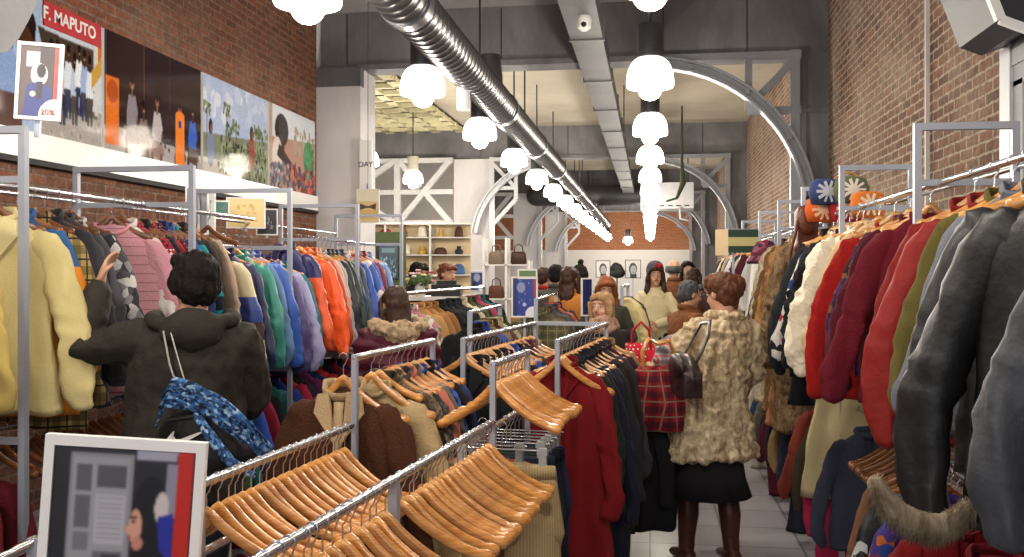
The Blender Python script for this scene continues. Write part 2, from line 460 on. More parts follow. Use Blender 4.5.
# steel portal frames under the beams: half arch, top chord, post, brace
def arch(cx, cz, rad, y, sx, a0=90, a1=8, n=22):
    """an I-shaped curved rib; cx, cz the circle centre, sx the side it falls to"""
    m = M(); pts = []
    for i in range(n+1):
        a = R(a0+(a1-a0)*i/n); pts.append((a, math.cos(a), math.sin(a)))
    def strip(r0, r1, y0, y1):
        vs = []
        for a, c, s in pts:
            for r, yy in ((r0, y0), (r1, y0), (r1, y1), (r0, y1)): vs.append((cx+sx*c*r, yy, cz+s*r))
        fs = [(4*i+j, 4*i+(j+1) % 4, 4*i+4+(j+1) % 4, 4*i+4+j) for i in range(n) for j in range(4)]+[(0, 1, 2, 3), (4*n+3, 4*n+2, 4*n+1, 4*n)]
        m._add(vs, fs)
    strip(rad-.01, rad+.02, y, y+.16); strip(rad-.12, rad-.09, y, y+.16); strip(rad-.10, rad, y+.065, y+.095)
    for i in (4, 10, 16):
        a, c, s = pts[i]; r = rad-.05
        m.box((cx+sx*c*r-.03, y+.02, cz+s*r-.03), (cx+sx*c*r+.03, y+.1, cz+s*r+.03))
    return m
STEELM = mat('8d9096', .45, .4, .05, 30., var=.15)
STEELL = mat('b9bcc2', .45, .2, .05, 30., var=.1)
for k, y in enumerate(FR):
    y -= .3
    e = empty('steel_portal_frame', (0, y, 0)); e['kind'] = 'structure'
    yy = 0
    put('arch_rib', arch(.0, 2.28, 1.9, -.12, 1).mesh(smooth=30), STEELM, e)
    m = M().bar((-.1, .06, 4.2), (1.75, .06, 4.2), .1, .08).bar((1.15, .06, 4.2), (1.15, .06, 3.55), .08)
    m.bar((1.15, .06, 3.6), (1.72, .06, 4.18), .08).bar((1.15, .06, 3.55), (1.75, .06, 3.55), .08)
    m.bar((1.68, .06, 0), (1.68, .06, 4.25), .1)
    put('side_truss', m.mesh(smooth=False), STEELM, e)
    if k:
        put('arch_rib', arch(-2.1, 2.28, 1.9, -.12, -1).mesh(smooth=30), STEELL, e)
        m = M().bar((-2.0, .06, 4.2), (-3.6, .06, 4.2), .1, .08).bar((-3.0, .06, 4.2), (-3.0, .06, 3.3), .08)
        m.bar((-3.0, .06, 3.55), (-3.6, .06, 4.18), .08).bar((-3.0, .06, 3.55), (-3.6, .06, 3.55), .08).bar((-3.55, .06, 0), (-3.55, .06, 4.25), .1)
        m.bar((-3.0, .06, 3.3), (-3.55, .06, 2.7), .08)
        put('side_truss', m.mesh(smooth=False), STEELL, e)
    if k in (1, 2):   # lattice across the side aisle
        m = M(); z0, z1, zm = 2.78, 4.2, 3.48
        for z in (z0, zm, z1): m.bar((-8.9, .06, z), (-4.45, .06, z), .13, .11)
        for i, x in enumerate((-8.0, -5.75)):
            m.bar((x, .06, z0), (x, .06, z1), .13)
        for a, b in (((-7.95, z1), (-6.9, zm)), ((-5.8, z1), (-6.9, zm)), ((-7.95, z0), (-6.9, zm)), ((-5.8, z0), (-6.9, zm)),
                     ((-5.7, z0), (-4.5, z1)), ((-5.7, z1), (-5.2, zm+.1)), ((-5.1, zm), (-4.5, z0))):
            m.bar((a[0], .0, a[1]), (b[0], .0, b[1]), .12)
        put('lattice_panel', m.mesh(smooth=False), mat('cfcfd2', .5), e)
# louvred ceiling of the side aisle
m = M()
for i in range(15):
    m.box((-8.9, 12.3+i*.62, ZC-.12), (-4.2, 12.42+i*.62, ZC-.04))
for i in range(9): m.box((-8.8+i*.55, 12.3, ZC-.12), (-8.62+i*.55, 21.4, ZC-.04))
struct('ceiling_louvre', m.mesh(smooth=False), mat('d8d0a8', .7))
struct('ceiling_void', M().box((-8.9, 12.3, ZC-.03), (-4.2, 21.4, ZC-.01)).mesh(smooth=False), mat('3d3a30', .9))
# concrete arch close by on the left wall
m = M().prism([(5.05, 4.95), (4.98, 3.6), (4.92, 3.35), (4.84, 3.18), (4.75, 3.03), (4.66, 2.9), (4.57, 2.81), (4.4, 2.76), (2.5, 2.74), (2.5, 4.95)], 3.35, 4.19)
m.warp(lambda p: Vector((-p.y, p.x, p.z)))
struct('arch_haunch', m.mesh(smooth=30), concrete('77777b', '9a9a9e'))

# ------------------------------------------------------------------ spiral duct
DX, DZ = -1.62, 3.46
e = tag(empty('ventilation_duct', (DX, 4, DZ)), 'long round galvanised spiral duct running down the hall under the ceiling', 'duct')
m = M(); prof = []; y = -3.0
while y < 16.5: prof += [(.17, y), (.17, y+.10), (.176, y+.11), (.17, y+.12)]; y += .13
m.lathe([(r, yy-4) for r, yy in prof], 28).warp(lambda p: Vector((p.x, p.z, p.y)))
put('spiral_pipe', m.mesh(smooth=40), DUCT, e)
m = M(); prof = []; y = 16.5
while y < 36: prof += [(.14, y), (.14, y+.2), (.146, y+.21), (.14, y+.22)]; y += .24
m.lathe([(r, yy-4) for r, yy in prof], 20).warp(lambda p: Vector((p.x, p.z, p.y)))
put('spiral_pipe', m.mesh(smooth=40), DUCT, e)
for yy in (6.2, 10.4, 13.4, 16.5, 21, 26):
    r = .186 if yy < 17 else .156
    m = M().lathe([(r-.02, yy-4-.06), (r, yy-4-.06), (r, yy-4+.06), (r-.02, yy-4+.06)], 24).warp(lambda p: Vector((p.x, p.z, p.y)))
    put('collar', m.mesh(smooth=30), DUCT, e)
for yy in (3, 12.3, 22):
    m = M().bar((0, yy-4, .15), (0, yy-4, ZC-DZ), .02)
    put('hanger_rod', m.mesh(smooth=False), DARKSTEEL, e)
put('saddle', M().lathe([(.13, -.05), (.13, .05), (.1, .28)], 20).mesh(smooth=30), DUCT, e, loc=(.0, 5.6, .13))
# rectangular tray/duct
e = tag(empty('service_tray', (-.66, 4, 4.12)), 'rectangular grey sheet metal duct box running below the ceiling beams', 'duct')
m = M().box((-.17, -7, -.02), (.17, 27, .2))
for i in range(14): m.box((-.19, -5+i*2.2, -.035), (.19, -4.94+i*2.2, .21))
put('trunking', m.mesh(smooth=False), concrete('505154', '6c6d70', .5), e)
for i in range(2): put('hanger_rod', M().bar((.2, 0, .0), (.2, 0, ZC-4.12), .02).mesh(smooth=False), DARKSTEEL, e, loc=(0, 1+i*12, 0))
# cross duct and white air handling unit in the depth
p = cw(612, 195, 30)
e = tag(empty('cross_duct', (p.x, p.y, p.z)), 'fat dark round duct crossing the far end of the ceiling', 'duct')
put('pipe', M().tube([(-2.4, 0, 0), (-.4, 0, 0), (1.3, 0, 0)], .33, 20).mesh(), mat('4a4a4d', .5, .5), e)
put('hanger_rod', M().bar((-1.5, 0, .2), (-1.5, 0, ZC-p.z), .03).mesh(smooth=False), DARKSTEEL, e)
put('hanger_rod', M().bar((1.1, 0, .2), (1.1, 0, ZC-p.z), .03).mesh(smooth=False), DARKSTEEL, e)
put('grille', M().box((.9, -.36, -.18), (1.5, -.3, .18)).mesh(smooth=False), STEELL, e)
p = cw(676, 196, 23)
e = tag(empty('air_unit', (p.x, p.y, p.z)), 'pale box shaped air unit hung near the ceiling behind the right lamps', 'air unit')
m = M().box((-.85, 0, -.3), (.42, .9, .33)); put('casing', m.mesh(smooth=False), mat('c9c9cc', .5), e)
m = M()
for i in range(6): m.box((-.8+i*.2, -.01, -.25), (-.68+i*.2, 0, -.22))
put('vent_slot', m.mesh(smooth=False), DRK, e)
put('drain_pipe', M().tube([(.1, -.05, -.3), (.1, -.05, -.55), (.3, -.05, -.6)], .03, 8).mesh(), STEEL, e)
put('hanger_rod', M().bar((-.4, .4, .3), (-.4, .4, ZC-p.z), .03).bar((.3, .4, .3), (.3, .4, ZC-p.z), .03).mesh(smooth=False), DARKSTEEL, e)
e = tag(empty('cable_loop', tuple(cw(682, 178, 19))), 'dark green cable bundle hanging in front of the pale air unit', 'cable')
put('cable', M().tube([(0, 0, 2.3), (0, 0, .3), (.02, 0, -.1), (-.1, 0, -.4), (-.3, 0, -.46)], [.008, .03, .06, .03, .02], 8).mesh(), mat('3f4733', .7), e)
# small things fixed overhead
p = cw(603, 92, 9.3)
e = tag(empty('security_camera', (-.62, p.y-.3, 4.08)), 'small white dome security camera under the rectangular ceiling duct', 'camera')
put('housing', M().lathe([(.0, .0), (.06, 0), (.075, -.04), (.065, -.11), (.03, -.14), (.0, -.145)], 18).mesh(smooth=40), WHITE, e)
put('lens', M().ell((0, -.055, -.09), (.028, .025, .028)).mesh(), BLACK, e)
for px_, py_, d_, lab in ((457, 96, 8.6, 'small silver spotlight clamped below the spiral duct'),):
    p = cw(px_, py_, d_)
    e = tag(empty('spotlight', (DX-.05, p.y, p.z)), lab, 'spotlight')
    put('housing', M().lathe([(.055, -.13), (.06, -.12), (.06, .1), (.03, .13)], 16).mesh(smooth=40), STEELL, e)
    put('bracket', M().bar((0, 0, .1), (.04, 0, DZ-.15-p.z), .02).mesh(smooth=False), DARKSTEEL, e)
# housing high on the right wall
p = cw(990, 14, 5.2)
e = tag(empty('heater_unit', (p.x, p.y, p.z)), 'angled grey metal housing cut by the top right corner of the view', 'heater')
m = M().prism([(-.17, .32), (-.02, -.08), (.1, -.13), (.75, .1), (.75, .32)], -.25, .45)
put('casing', m.mesh(smooth=False), mat('3c3d41', .45, .3), e)
put('edge_trim', M().bar((-.2, -.27, .34), (-.04, -.27, -.1), .045).bar((-.04, -.27, -.1), (.1, -.27, -.16), .04).mesh(smooth=False), WHITE, e)
put('bracket', M().box((.3, 0, .3), (.36, .06, ZC-p.z)).mesh(smooth=False), STEEL, e)
tag(put('conduit_pipe', M().bar((2.07, 7.55, 0), (2.07, 7.55, ZC), .028).mesh(smooth=False), mat('cbc8c4', .5)), 'thin pale vertical conduit pipe on the right brick wall', 'pipe')

# ------------------------------------------------------------------ pendant lamps
def lamp_meshes():
    prof = [(.085, .185)]+[(.085+.115*math.sin(R(a)), .185-.20*(1-math.cos(R(a)))) for a in range(10, 91, 10)]+[(.2, -.05), (.192, -.065), (.11, -.075)]+[(.1*math.cos(R(a)), -.085-.09*math.sin(R(a))) for a in range(0, 81, 16)]+[(.005, -.176)]
    return (M().lathe(prof, 28).mesh(smooth=60),
            M().lathe([(.0, .47), (.105, .47), (.11, .46), (.11, .19), (.1, .18)], 20).mesh(smooth=40),
            M().lathe([(.012, .47), (.012, ZC-3.28)], 8).mesh())
SHD, CAPM, ROD = lamp_meshes()
def lamp(x, y, z, label, group, small=1., rod=True, capm=None):
    e = tag(empty('pendant_lamp', (x, y, z)), label, 'lamp', group); e.scale = (small,)*3
    put('shade', SHD, GLASSLAMP, e)
    put('lamp_holder', CAPM, capm or DARKSTEEL, e)
    if rod: put('rod', ROD, DARKSTEEL, e)
    l = bpy.data.lights.new('bulb_light', 'POINT'); l.energy = LAMP_W; l.color = (1, .91, .78); l.shadow_soft_size = .12
    o = bpy.data.objects.new('bulb_light', l); COL.objects.link(o); o.parent = e; o.location = (0, 0, -.36)
    return e
ordn = ['nearest', 'second', 'third', 'fourth', 'fifth', 'sixth', 'seventh', 'eighth', 'ninth', 'tenth', 'eleventh', 'twelfth', 'thirteenth', 'fourteenth', 'fifteenth'] or ['nearest', 'second', 'third', 'fourth', 'fifth', 'sixth', 'seventh', 'eighth', 'ninth', 'tenth', 'eleventh', 'twelfth', 'thirteenth']
for k in range(-2, 15):  # farthest few of each row added to brighten the end wall
    y = 5.35+2.85*k
    if k >= 0:
        lamp(-1.99, y, 3.28, f'white glass pendant lamp, {ordn[k]} in the left row beside the spiral duct', 'pendant lamps of the left row')
    else: lamp(-1.99, y, 3.28, 'white glass pendant lamp of the left row, before the view begins', 'lamps before the view')
    if k >= 1:
        lamp(0.0, y-.05, 3.28, f'white glass pendant lamp, {ordn[k-1]} in the right row over the customers', 'pendant lamps of the right row')
    else: lamp(0.0, y, 3.28, 'white glass pendant lamp of the right row, before the view begins', 'lamps before the right view')
for px_, py_, d_, lab in ((367, 162, 15.5, 'white glass pendant lamp on thin cord beside the first left column'), (413, 180, 19, 'smaller looking white pendant lamp before the aisle lattice'),
                        (628, 241, 38, 'single small pendant lamp far back before the brick end wall')):
    p = cw(px_, py_, d_)
    e = lamp(p.x, p.y, p.z, lab, None, capm=mat('cfccc0', .5) if d_ < 30 else None)
    for c_ in COL.objects:
        if c_.parent == e and c_.type == 'LIGHT': c_.data.energy = LAMP_W*(3 if d_ < 30 else 2)
        if c_.parent == e and c_.name.startswith('rod'): c_.scale.z = (ZC-p.z)/(ZC-3.28)

# ------------------------------------------------------------------ photographic mural on the left wall
def wally(px, x): return abs(x)/math.tan(YAW-math.atan((px-512)/FPX))
PXW = -4.16
rng = random.Random(5)
def mural(px0, px1, paint, label, z0=2.6, z1=3.53):
    ya, yb = wally(px0, PXW) if px0 > -999 else 4.3, wally(px1, PXW)
    w = yb-ya; yc = (ya+yb)/2
    e = tag(empty('mural_photograph', (PXW, yc, (z0+z1)/2), PI/2), label, 'photograph', 'photographs along the left wall')
    put('board', M().box((-w/2, .002, -(z1-z0)/2), (w/2, .035, (z1-z0)/2)).mesh(smooth=False), WHITE, e)
    paint.soft(1, .12).sheet(w-.01, z1-z0, e, (0, 0, 0), rough=.07)
    return e, w
SK = ['3a241c', '4a2c20', '2c1a16']
def kid(P, x, y, s, shirt, legs, skin='3a241c', sit=False):
    P.poly([(x-.035*s, y+.13*s), (x+.035*s, y+.13*s), (x+.045*s, y+.42*s), (x-.045*s, y+.42*s)], shirt)
    P.poly([(x-.035*s, y+.14*s), (x-.055*s, y+.3*s), (x-.05*s, y+.45*s), (x-.036*s, y+.44*s), (x-.03*s, y+.3*s)], shirt); P.poly([(x+.035*s, y+.14*s), (x+.06*s, y+.28*s), (x+.03*s, y+.4*s), (x+.02*s, y+.36*s)], shirt)
    if sit:
        P.poly([(x-.05*s, y+.4*s), (x+.055*s, y+.4*s), (x+.08*s, y+.52*s), (x+.03*s, y+.58*s), (x-.07*s, y+.54*s)], legs); P.poly([(x-.07*s, y+.52*s), (x-.04*s, y+.52*s), (x-.045*s, y+.78*s), (x-.07*s, y+.78*s)], skin); P.poly([(x+.03*s, y+.52*s), (x+.06*s, y+.52*s), (x+.05*s, y+.78*s), (x+.025*s, y+.78*s)], skin)
    else:
        P.poly([(x-.042*s, y+.42*s), (x+.042*s, y+.42*s), (x+.036*s, y+.74*s), (x+.006*s, y+.74*s), (x, y+.5*s), (x-.006*s, y+.74*s), (x-.036*s, y+.74*s)], legs)
    P.rect(x-.01*s, y+.06*s, x+.01*s, y+.15*s, skin); P.ell(x, y+.02*s, .021*s, .065*s, skin); P.ell(x, y-.02*s, .022*s, .04*s, '1c1412'); P.ell(x+.052*s, y+.34*s, .01*s, .02*s, skin); P.ell(x-.05*s, y+.46*s, .009*s, .02*s, skin)
    P.ell(x+.004*s, y+.05*s, .008*s, .008*s, 'c8a898')
P = Paint(190, 100, 'c9d3e4')
P.rect(0, 0, .45, 1, 'a9bedf'); P.poly([(0, .15), (.25, .1), (.2, 1), (0, 1)], '7f9fd0')
P.rect(.5, .22, .92, .45, '5a4740'); P.poly([(.42, .2), (.9, .24), (.9, .5), (.5, .5)], '46382f')
P.rect(.45, .72, 1, 1, 'aaa6a4'); P.rect(.5, .72, .96, .78, '6f6964'); P.blobs(rng, .45, .8, 1, 1, 30, .012, ['8a8582', 'c0bcb8'])
for i in range(9):
    x = .48+i*.05+rng.uniform(-.012, .012); y = .30+rng.uniform(-.04, .08)
    kid(P, x, y, .72, ['dfe6f2', 'b9c9e6', 'eef0f5', '9db4e0'][i % 4], ['2c3350', '3b3f5a', '524a44'][i % 3], SK[i % 3])
P.ell(.33, .30, .075, .19, '3d2419'); P.ell(.33, .22, .08, .13, '221613'); P.ell(.33, .36, .055, .12, '4d2e20'); P.ell(.33, .4, .03, .02, 'd8b9a8')
P.ell(.33, .68, .14, .24, '7f9ed4'); P.ell(.33, .56, .05, .1, 'e4e9f4'); P.ell(.2, .35, .04, .12, '35221b'); P.ell(.2, .62, .07, .2, '8fabdc')
P.rect(0, .75, .3, 1, '5a3f3a'); P.rect(.93, .1, .965, .75, 'd8d2cc'); P.rect(.965, .1, 1, .35, 'c96d2e'); P.poly([(.9, .4), (1, .25), (1, .4), (.9, .55)], 'c9a14a')
e, w = mural(-20, 102, P, 'wall photograph of school children in white shirts, leftmost of the four')
put('title_band', M().box((-.05, -.012, .465-.17), (w/2-.03, -.001, .465)).mesh(smooth=False), mat('b3202c', .5, 0, 0, var=0), e)
text('F. MAPUTO', .125, WHITE, e, (w*.5-.42, -.014, .38), name='title_lettering', bold=True)
P = Paint(210, 100, '2c1c1e')
P.rect(0, 0, .36, .6, '33201d'); P.rect(.36, 0, .37, .8, '5c3a30'); P.rect(.63, 0, .64, .6, '4a2e28')
P.poly([(0, .78), (1, .86), (1, 1), (0, 1)], 'a8a4a6'); P.rect(0, .0, .02, .8, '3b3a48')
P.rect(.01, .38, .13, .95, 'e0762a'); P.ell(.07, .5, .05, .1, 'b5501c')
for x, y, c, c2 in ((.25, .42, '8c8690', '6b6066'), (.5, .5, 'b9b3b8', '8f7a74'), (.75, .5, '2d55b8', '6d4a40'), (.9, .48, '3a62c4', '4f4038'), (.36, .6, '7a6a6c', '5a4a48')):
    kid(P, x, y-.06, .95, c, c2, rng.choice(['6a4434', '4c3026', '7a5040']), sit=True)
P.blobs(rng, .15, .75, .65, .9, 26, .012, ['6b5450', '8a706a', '3f302e'])
P.rect(.70, .52, .80, .99, 'e8822e'); P.ell(.75, .53, .05, .05, 'e8822e'); P.rect(.735, .57, .765, .64, '2b3c78')
mural(104, 201, P, 'dark wall photograph of seated children with an orange board, second from left')
P = Paint(180, 100, 'aebfe2')
P.blobs(rng, 0, .05, 1, .4, 40, .05, ['c3cfea', 'd6dcee', 'b7c6e6'])
P.poly([(0, .6), (.5, .55), (1, .5), (1, 1), (0, 1)], '7f8472')
P.rect(0, .85, .6, 1, 'c6c2ba')
for x, y in ((.33, .3), (.05, .35), (.36, .5), (.47, .45), (.85, .45)):
    P.rect(x-.006, y, x+.006, .8, '6e5f50')
    P.blobs(rng, x-.05, y-.07, x+.05, y+.06, 22, .016, ['5d6b4a', '76835c', '42503a'])
P.blobs(rng, .2, .6, 1, 1, 260, .02, ['44523a', '6b7a50', '87916c', '2f3a2c', '9aa58a'])
P.blobs(rng, .75, .35, 1, .7, 60, .02, ['5d6b4a', '76835c', '8d9a78'])
for x, y, c in ((.1, .52, '7d8aa8'), (.72, .45, '9a4a3c')): P.ell(x, y+.22, .05, .2, c); P.ell(x, y, .03, .08, SK[0]); P.ell(x+.01, y+.02, .015, .05, '8a5a44')
mural(203, 268, P, 'wall photograph of palm trees and green bushes under blue sky')
P = Paint(130, 100, 'd9dee8')
P.poly([(0, .4), (1, .3), (1, 1), (0, 1)], 'b58a78'); P.rect(0, 0, .06, .9, 'b7a08c')
P.blobs(rng, .5, .2, 1, .5, 60, .03, ['8a9478', 'a6a890', 'b39a84']); P.ell(.25, .28, .14, .2, '241a1a'); P.ell(.22, .5, .09, .15, '4a3028'); P.ell(.16, .6, .1, .22, 'dcd2d0'); P.poly([(.2, .45), (.6, .75), (.55, .82), (.15, .6)], '3c2620')
P.ell(.85, .55, .13, .25, '3f8a55'); P.blobs(rng, .75, .35, .95, .75, 30, .02, ['5aa56a', '2f6a40'])
P.blobs(rng, .45, .68, 1, 1, 90, .035, ['c43a2a', '8a2c28', '3a3440', 'd8622c', '5d5560', '2c2a30']); P.blobs(rng, 0, .7, .45, 1, 70, .03, ['5b5a66', '7a7888', 'a7a2a6', '3c3a48'])
mural(269, 315, P, 'wall photograph of a child in profile beside green and red clothing, rightmost')
ya, yb = wally(-60, PXW), 11.5
e = tag(empty('white_ledge', (PXW, (ya+yb)/2, 2.5)), 'long white ledge running under the wall photographs on the left', 'ledge')
put('band', M().box((-.04, -(yb-ya)/2, -.08), (.02, (yb-ya)/2, .10)).mesh(smooth=False), mat('f2f1ef', .25, 0, 0, var=.02), e)
put('lower_edge', M().box((-.04, -(yb-ya)/2, -.12), (.02, (yb-ya)/2, -.082)).mesh(smooth=False), mat('1e1e20', .6), e)

# ------------------------------------------------------------------ hangers
def hanger_mesh(half=.22, drop=.1, thick=1., curve=.045):
    """shaped wooden hanger body, hook base at z = 0, arms spread along x"""
    pts, rr, fl = [], [], []
    n = 17
    for i in range(-n, n+1):
        s = i/n; a = abs(s)
        z = -.018-drop*(1-math.exp(-1.5*a**1.25))/(1-math.exp(-1.5))+.010*math.exp(-(a/.10)**2)
        y = curve*a*a
        h = (.0135+.002*a) if a < .88 else .0185                     # half height
        t = (.0062+.005*a**2) if a < .88 else .0135
        if .88 < a < .93: h *= .72; t *= .72   # seam near the rounded end
        pts.append((s*half, y, z)); rr.append(t*thick); fl.append(h/t/thick)
    return M().tube(pts, rr, 10, fl, up=(0, 0, 1)).mesh('hanger_body')
def hook_mesh():
    pts = [(0, 0, -.02), (0, 0, .02)]
    for i in range(9):
        a = R(-90+i*30); pts.append((.0-.0, .0, 0))
    pts = [(0, 0, -.02), (0, 0, .034), (.008, 0, .044)]+[(.017*math.cos(R(a)), 0, .066+.017*math.sin(R(a))) for a in (-50, 0, 45, 90, 135, 180)]
    return M().tube(pts, .0022, 6).mesh('hanger_hook')
HBW = hanger_mesh(.225, .15, 2.2)
HB, HBF, HH = hanger_mesh(.165, .085, .9, .0), hanger_mesh(.225, .145, 1.1), hook_mesh()
HOOKH = .084
def hanger(p, rz, label, group, m=None, big=False, tilt=0.):
    """p: the point on the rail; the hook sits over it"""
    o = put('clothes_hanger', HBF if big else HB, m or HWOOD2, None, (p[0], p[1], p[2]-HOOKH+.003), (0, tilt, rz))
    put('hook', HH, CHROME, o)
    return tag(o, label, 'hanger', group)

# ------------------------------------------------------------------ garments
# local frame: z = 0 at the rail, shoulders along x, the front towards -y
GM = {}
def folder(seed, L, amp=.014, z0=-.22):
    r = random.Random(seed); k1 = r.uniform(24, 40); s1, s2, s3 = [r.uniform(0, 6.28) for _ in range(3)]; o = Vector((seed*3.1, 0, 0))
    def f(p):
        t = min(1, max(0, (z0-p.z)/max(.2, L*.6)))
        n = noise.noise_vector(Vector((p.x*11, p.y*9, p.z*4.))+o)
        n2 = noise.noise_vector(Vector((p.x*28, p.y*20, p.z*16))+o)
        y = p.y+amp*t*math.sin(p.x*k1+s1+.9*math.sin(p.z*4+s2))*(1 if abs(p.x) < .3 else .4)+n.y*.012+n2.y*.004
        x = p.x+n.x*(.006+.014*t)+.012*t*math.sin(p.z*7+s3)+n2.x*.004
        return Vector((x, y, p.z+n.z*.01))
    return f
def sleeve_pts(sx, L, w, out=.05, seed=0):
    r = random.Random(seed*7+int(sx)); j = lambda a: r.uniform(-a, a)
    fwd = r.uniform(-.045, .0)
    return [(sx*(w-.075), 0, -.178), (sx*(w-.03), -.0, -.235), (sx*(w+.0+out*.45), fwd*.3, -.17-L*.42), (sx*(w+.005+out*.7+j(.012)), fwd*.7, -.17-L*.6),
            (sx*(w+.005+out+j(.02)), fwd, -.17-L*.85), (sx*(w+out+j(.02)), fwd, -.17-L)]
SPEC = {  # length, shoulder half width, hem half width, half depth, sleeve length, sleeve radius, fold, outward
    'jacket': (.70, .205, .225, .046, .58, .054, .016, .07),
    'bomber': (.66, .215, .21, .056, .58, .06, .016, .08),
    'sweater': (.68, .205, .22, .036, .56, .05, .016, .08),
    'shirt': (.80, .20, .225, .030, .60, .047, .018, .06),
    'coat': (1.02, .205, .245, .045, .62, .054, .016, .06),
    'longcoat': (1.28, .205, .255, .045, .62, .055, .018, .03),
    'fur': (1.12, .225, .29, .075, .62, .078, .012, .05),
    'fluffy': (.70, .21, .225, .055, .58, .06, .012, .08),
    'dress': (1.12, .17, .25, .032, 0, 0, .022, 0),
    'gown': (1.42, .17, .27, .035, .5, .045, .026, .03),
    'leather': (.72, .215, .235, .055, .62, .058, .016, .09),
    'blouse': (.62, .18, .20, .028, .42, .045, .016, .03),
}
def gmeshes(kind, seed, thick=1.):
    k = (kind, seed, thick)
    if k in GM: return GM[k]
    L, w, wh, ry, SL, sr, amp, out = SPEC[kind]; ry *= thick; sr *= .5+.5*thick
    fd = folder(seed, L, amp*(.6+.4*thick)); zt = -.105; d = {}
    if kind in ('fur', 'fluffy'):
        base = fd
        def fd(p):
            q = base(p); n = noise.noise_vector(p*38); n2 = noise.noise_vector(Vector((p.x*16, p.y*16, p.z*9)))
            return q+n*.013+n2*.016
    g = [(zt-.06, .035, .015), (zt-.02, .05, .02), (zt+.01, .052, .024), (zt-.002, .062, .03), (zt-.018, .088, ry*.62), (zt-.045, .125, ry*.8), (zt-.072, .158, ry*.9),
         (zt-.10, w-.022, ry*.97), (zt-.15, w-.006, ry)]
    if kind == 'dress': g = [(zt-.04, .06, .012), (zt-.012, .07, .018), (zt-.02, .1, ry*.7), (zt-.05, .13, ry*.85), (zt-.14, .14, ry)]
    nz = 26 if kind not in ('fur', 'fluffy') else 46; z0 = g[-1][0]; w0 = g[-1][1]
    for i in range(1, nz+1):
        t = i/nz; z = z0+(-L-.08-z0)*t
        ww = w0*(1-t)+wh*t-.02*math.sin(PI*min(1, t*1.3))*(1 if kind not in ('fur', 'bomber') else .2)
        yy = ry*(1+.18*math.sin(PI*t))
        if kind == 'bomber' and t > .88: ww -= .02; yy *= .8
        g.append((z, ww, yy))
    zl = g[-1][0]; g += [(zl+.004, g[-1][1]-.006, ry*.7), (zl+.05, g[-1][1]-.012, ry*.55)]
    N = 44 if kind not in ('fur', 'fluffy') else 80
    d['body'] = M().rings(g, N, .85).warp(fd).mesh('garment_body')
    if SL:
        for sx, nm in ((-1, 'sl'), (1, 'sr')):
            pp = sleeve_pts(sx, SL, w, out, seed)
            cps = []
            for i in range(len(pp)-1):
                a, b = Vector(pp[i]), Vector(pp[i+1]); m = 5 if kind not in ('fur', 'fluffy') else 9
                for j in range(m): cps.append(a.lerp(b, j/m))
            cps.append(Vector(pp[-1])); n = len(cps)
            rr = [sr*(1.02-.28*(i/(n-1))) for i in range(n)]
            rr[0] *= .78
            if kind in ('bomber', 'sweater', 'jacket'): rr[-1] *= .72; rr[-2] *= .78; rr[-3] *= .95
            def sw(p, fd=fd):
                q = fd(p); n_ = noise.noise(Vector((p.x*7, p.y*9, p.z*17+seed))); n3 = noise.noise(Vector((p.x*36+p.z*6, p.y*36, p.z*7+seed)))
                cr = max(0, 1-abs(p.z+.17+SL*.5)/.16)*math.sin(p.z*95+p.x*30+seed)*.005
                return q+Vector((n_*.006+n3*.009+cr*.7, n_*.005+n3*.012+cr, 0))
            d[nm] = M().tube(cps, rr, 22 if kind not in ('fur', 'fluffy') else 36, .7 if kind not in ('fur', 'fluffy') else .85, up=(0, 1, 0)).warp(sw).mesh('garment_sleeve')
            if kind == 'bomber' or kind == 'sweater':
                c = Vector(pp[-1]); c0 = c+(Vector(pp[-2])-c).normalized()*.055
                d['c'+nm[1]] = M().tube([c0, c+Vector((0, 0, -.004))], [sr*.66, sr*.63], 18, .84, up=(0, 1, 0)).warp(sw).mesh('cuff')
    # collar
    if kind in ('jacket', 'coat', 'longcoat', 'bomber', 'leather', 'fur', 'shirt'):
        r = .017 if kind in ('fur',) else .009
        ring = [(.064*math.cos(a), .036*math.sin(a)+(.0), zt+.004+(.016 if math.sin(a) > 0 else -.02*abs(math.sin(a)))) for a in [2*PI*i/18 for i in range(18)]]
        m = M().tube(ring, r, 8, 2.4 if kind != 'shirt' else 1.8, closed=True)
        if kind not in ('bomber', 'fur'):
            for sx in (-1, 1):   # lapels
                m._add([(sx*.012, -ry-.006, zt-.17), (sx*.03, -.036, zt-.0), (sx*.075, -.034, zt-.012), (sx*.085, -ry*.75-.012, zt-.07),
                        (sx*.012, -ry-.016, zt-.17), (sx*.03, -.05, zt-.0), (sx*.075, -.046, zt-.012), (sx*.085, -ry*.75-.022, zt-.07)],
                       [(0,1,2,3),(4,7,6,5),(0,4,5,1),(1,5,6,2),(2,6,7,3),(3,7,4,0)])
        d['collar'] = m.warp(fd if kind not in ('fur', 'fluffy') else base).mesh('collar', smooth=40)
    elif kind in ('sweater', 'blouse', 'fluffy'):
        ring = [(.062*math.cos(a), .034*math.sin(a), zt+.004+(.006 if math.sin(a) > 0 else -.03*abs(math.sin(a)))) for a in [2*PI*i/18 for i in range(18)]]
        d['collar'] = M().tube(ring, .008, 8, 1.6, closed=True).warp(fd).mesh('neckband')
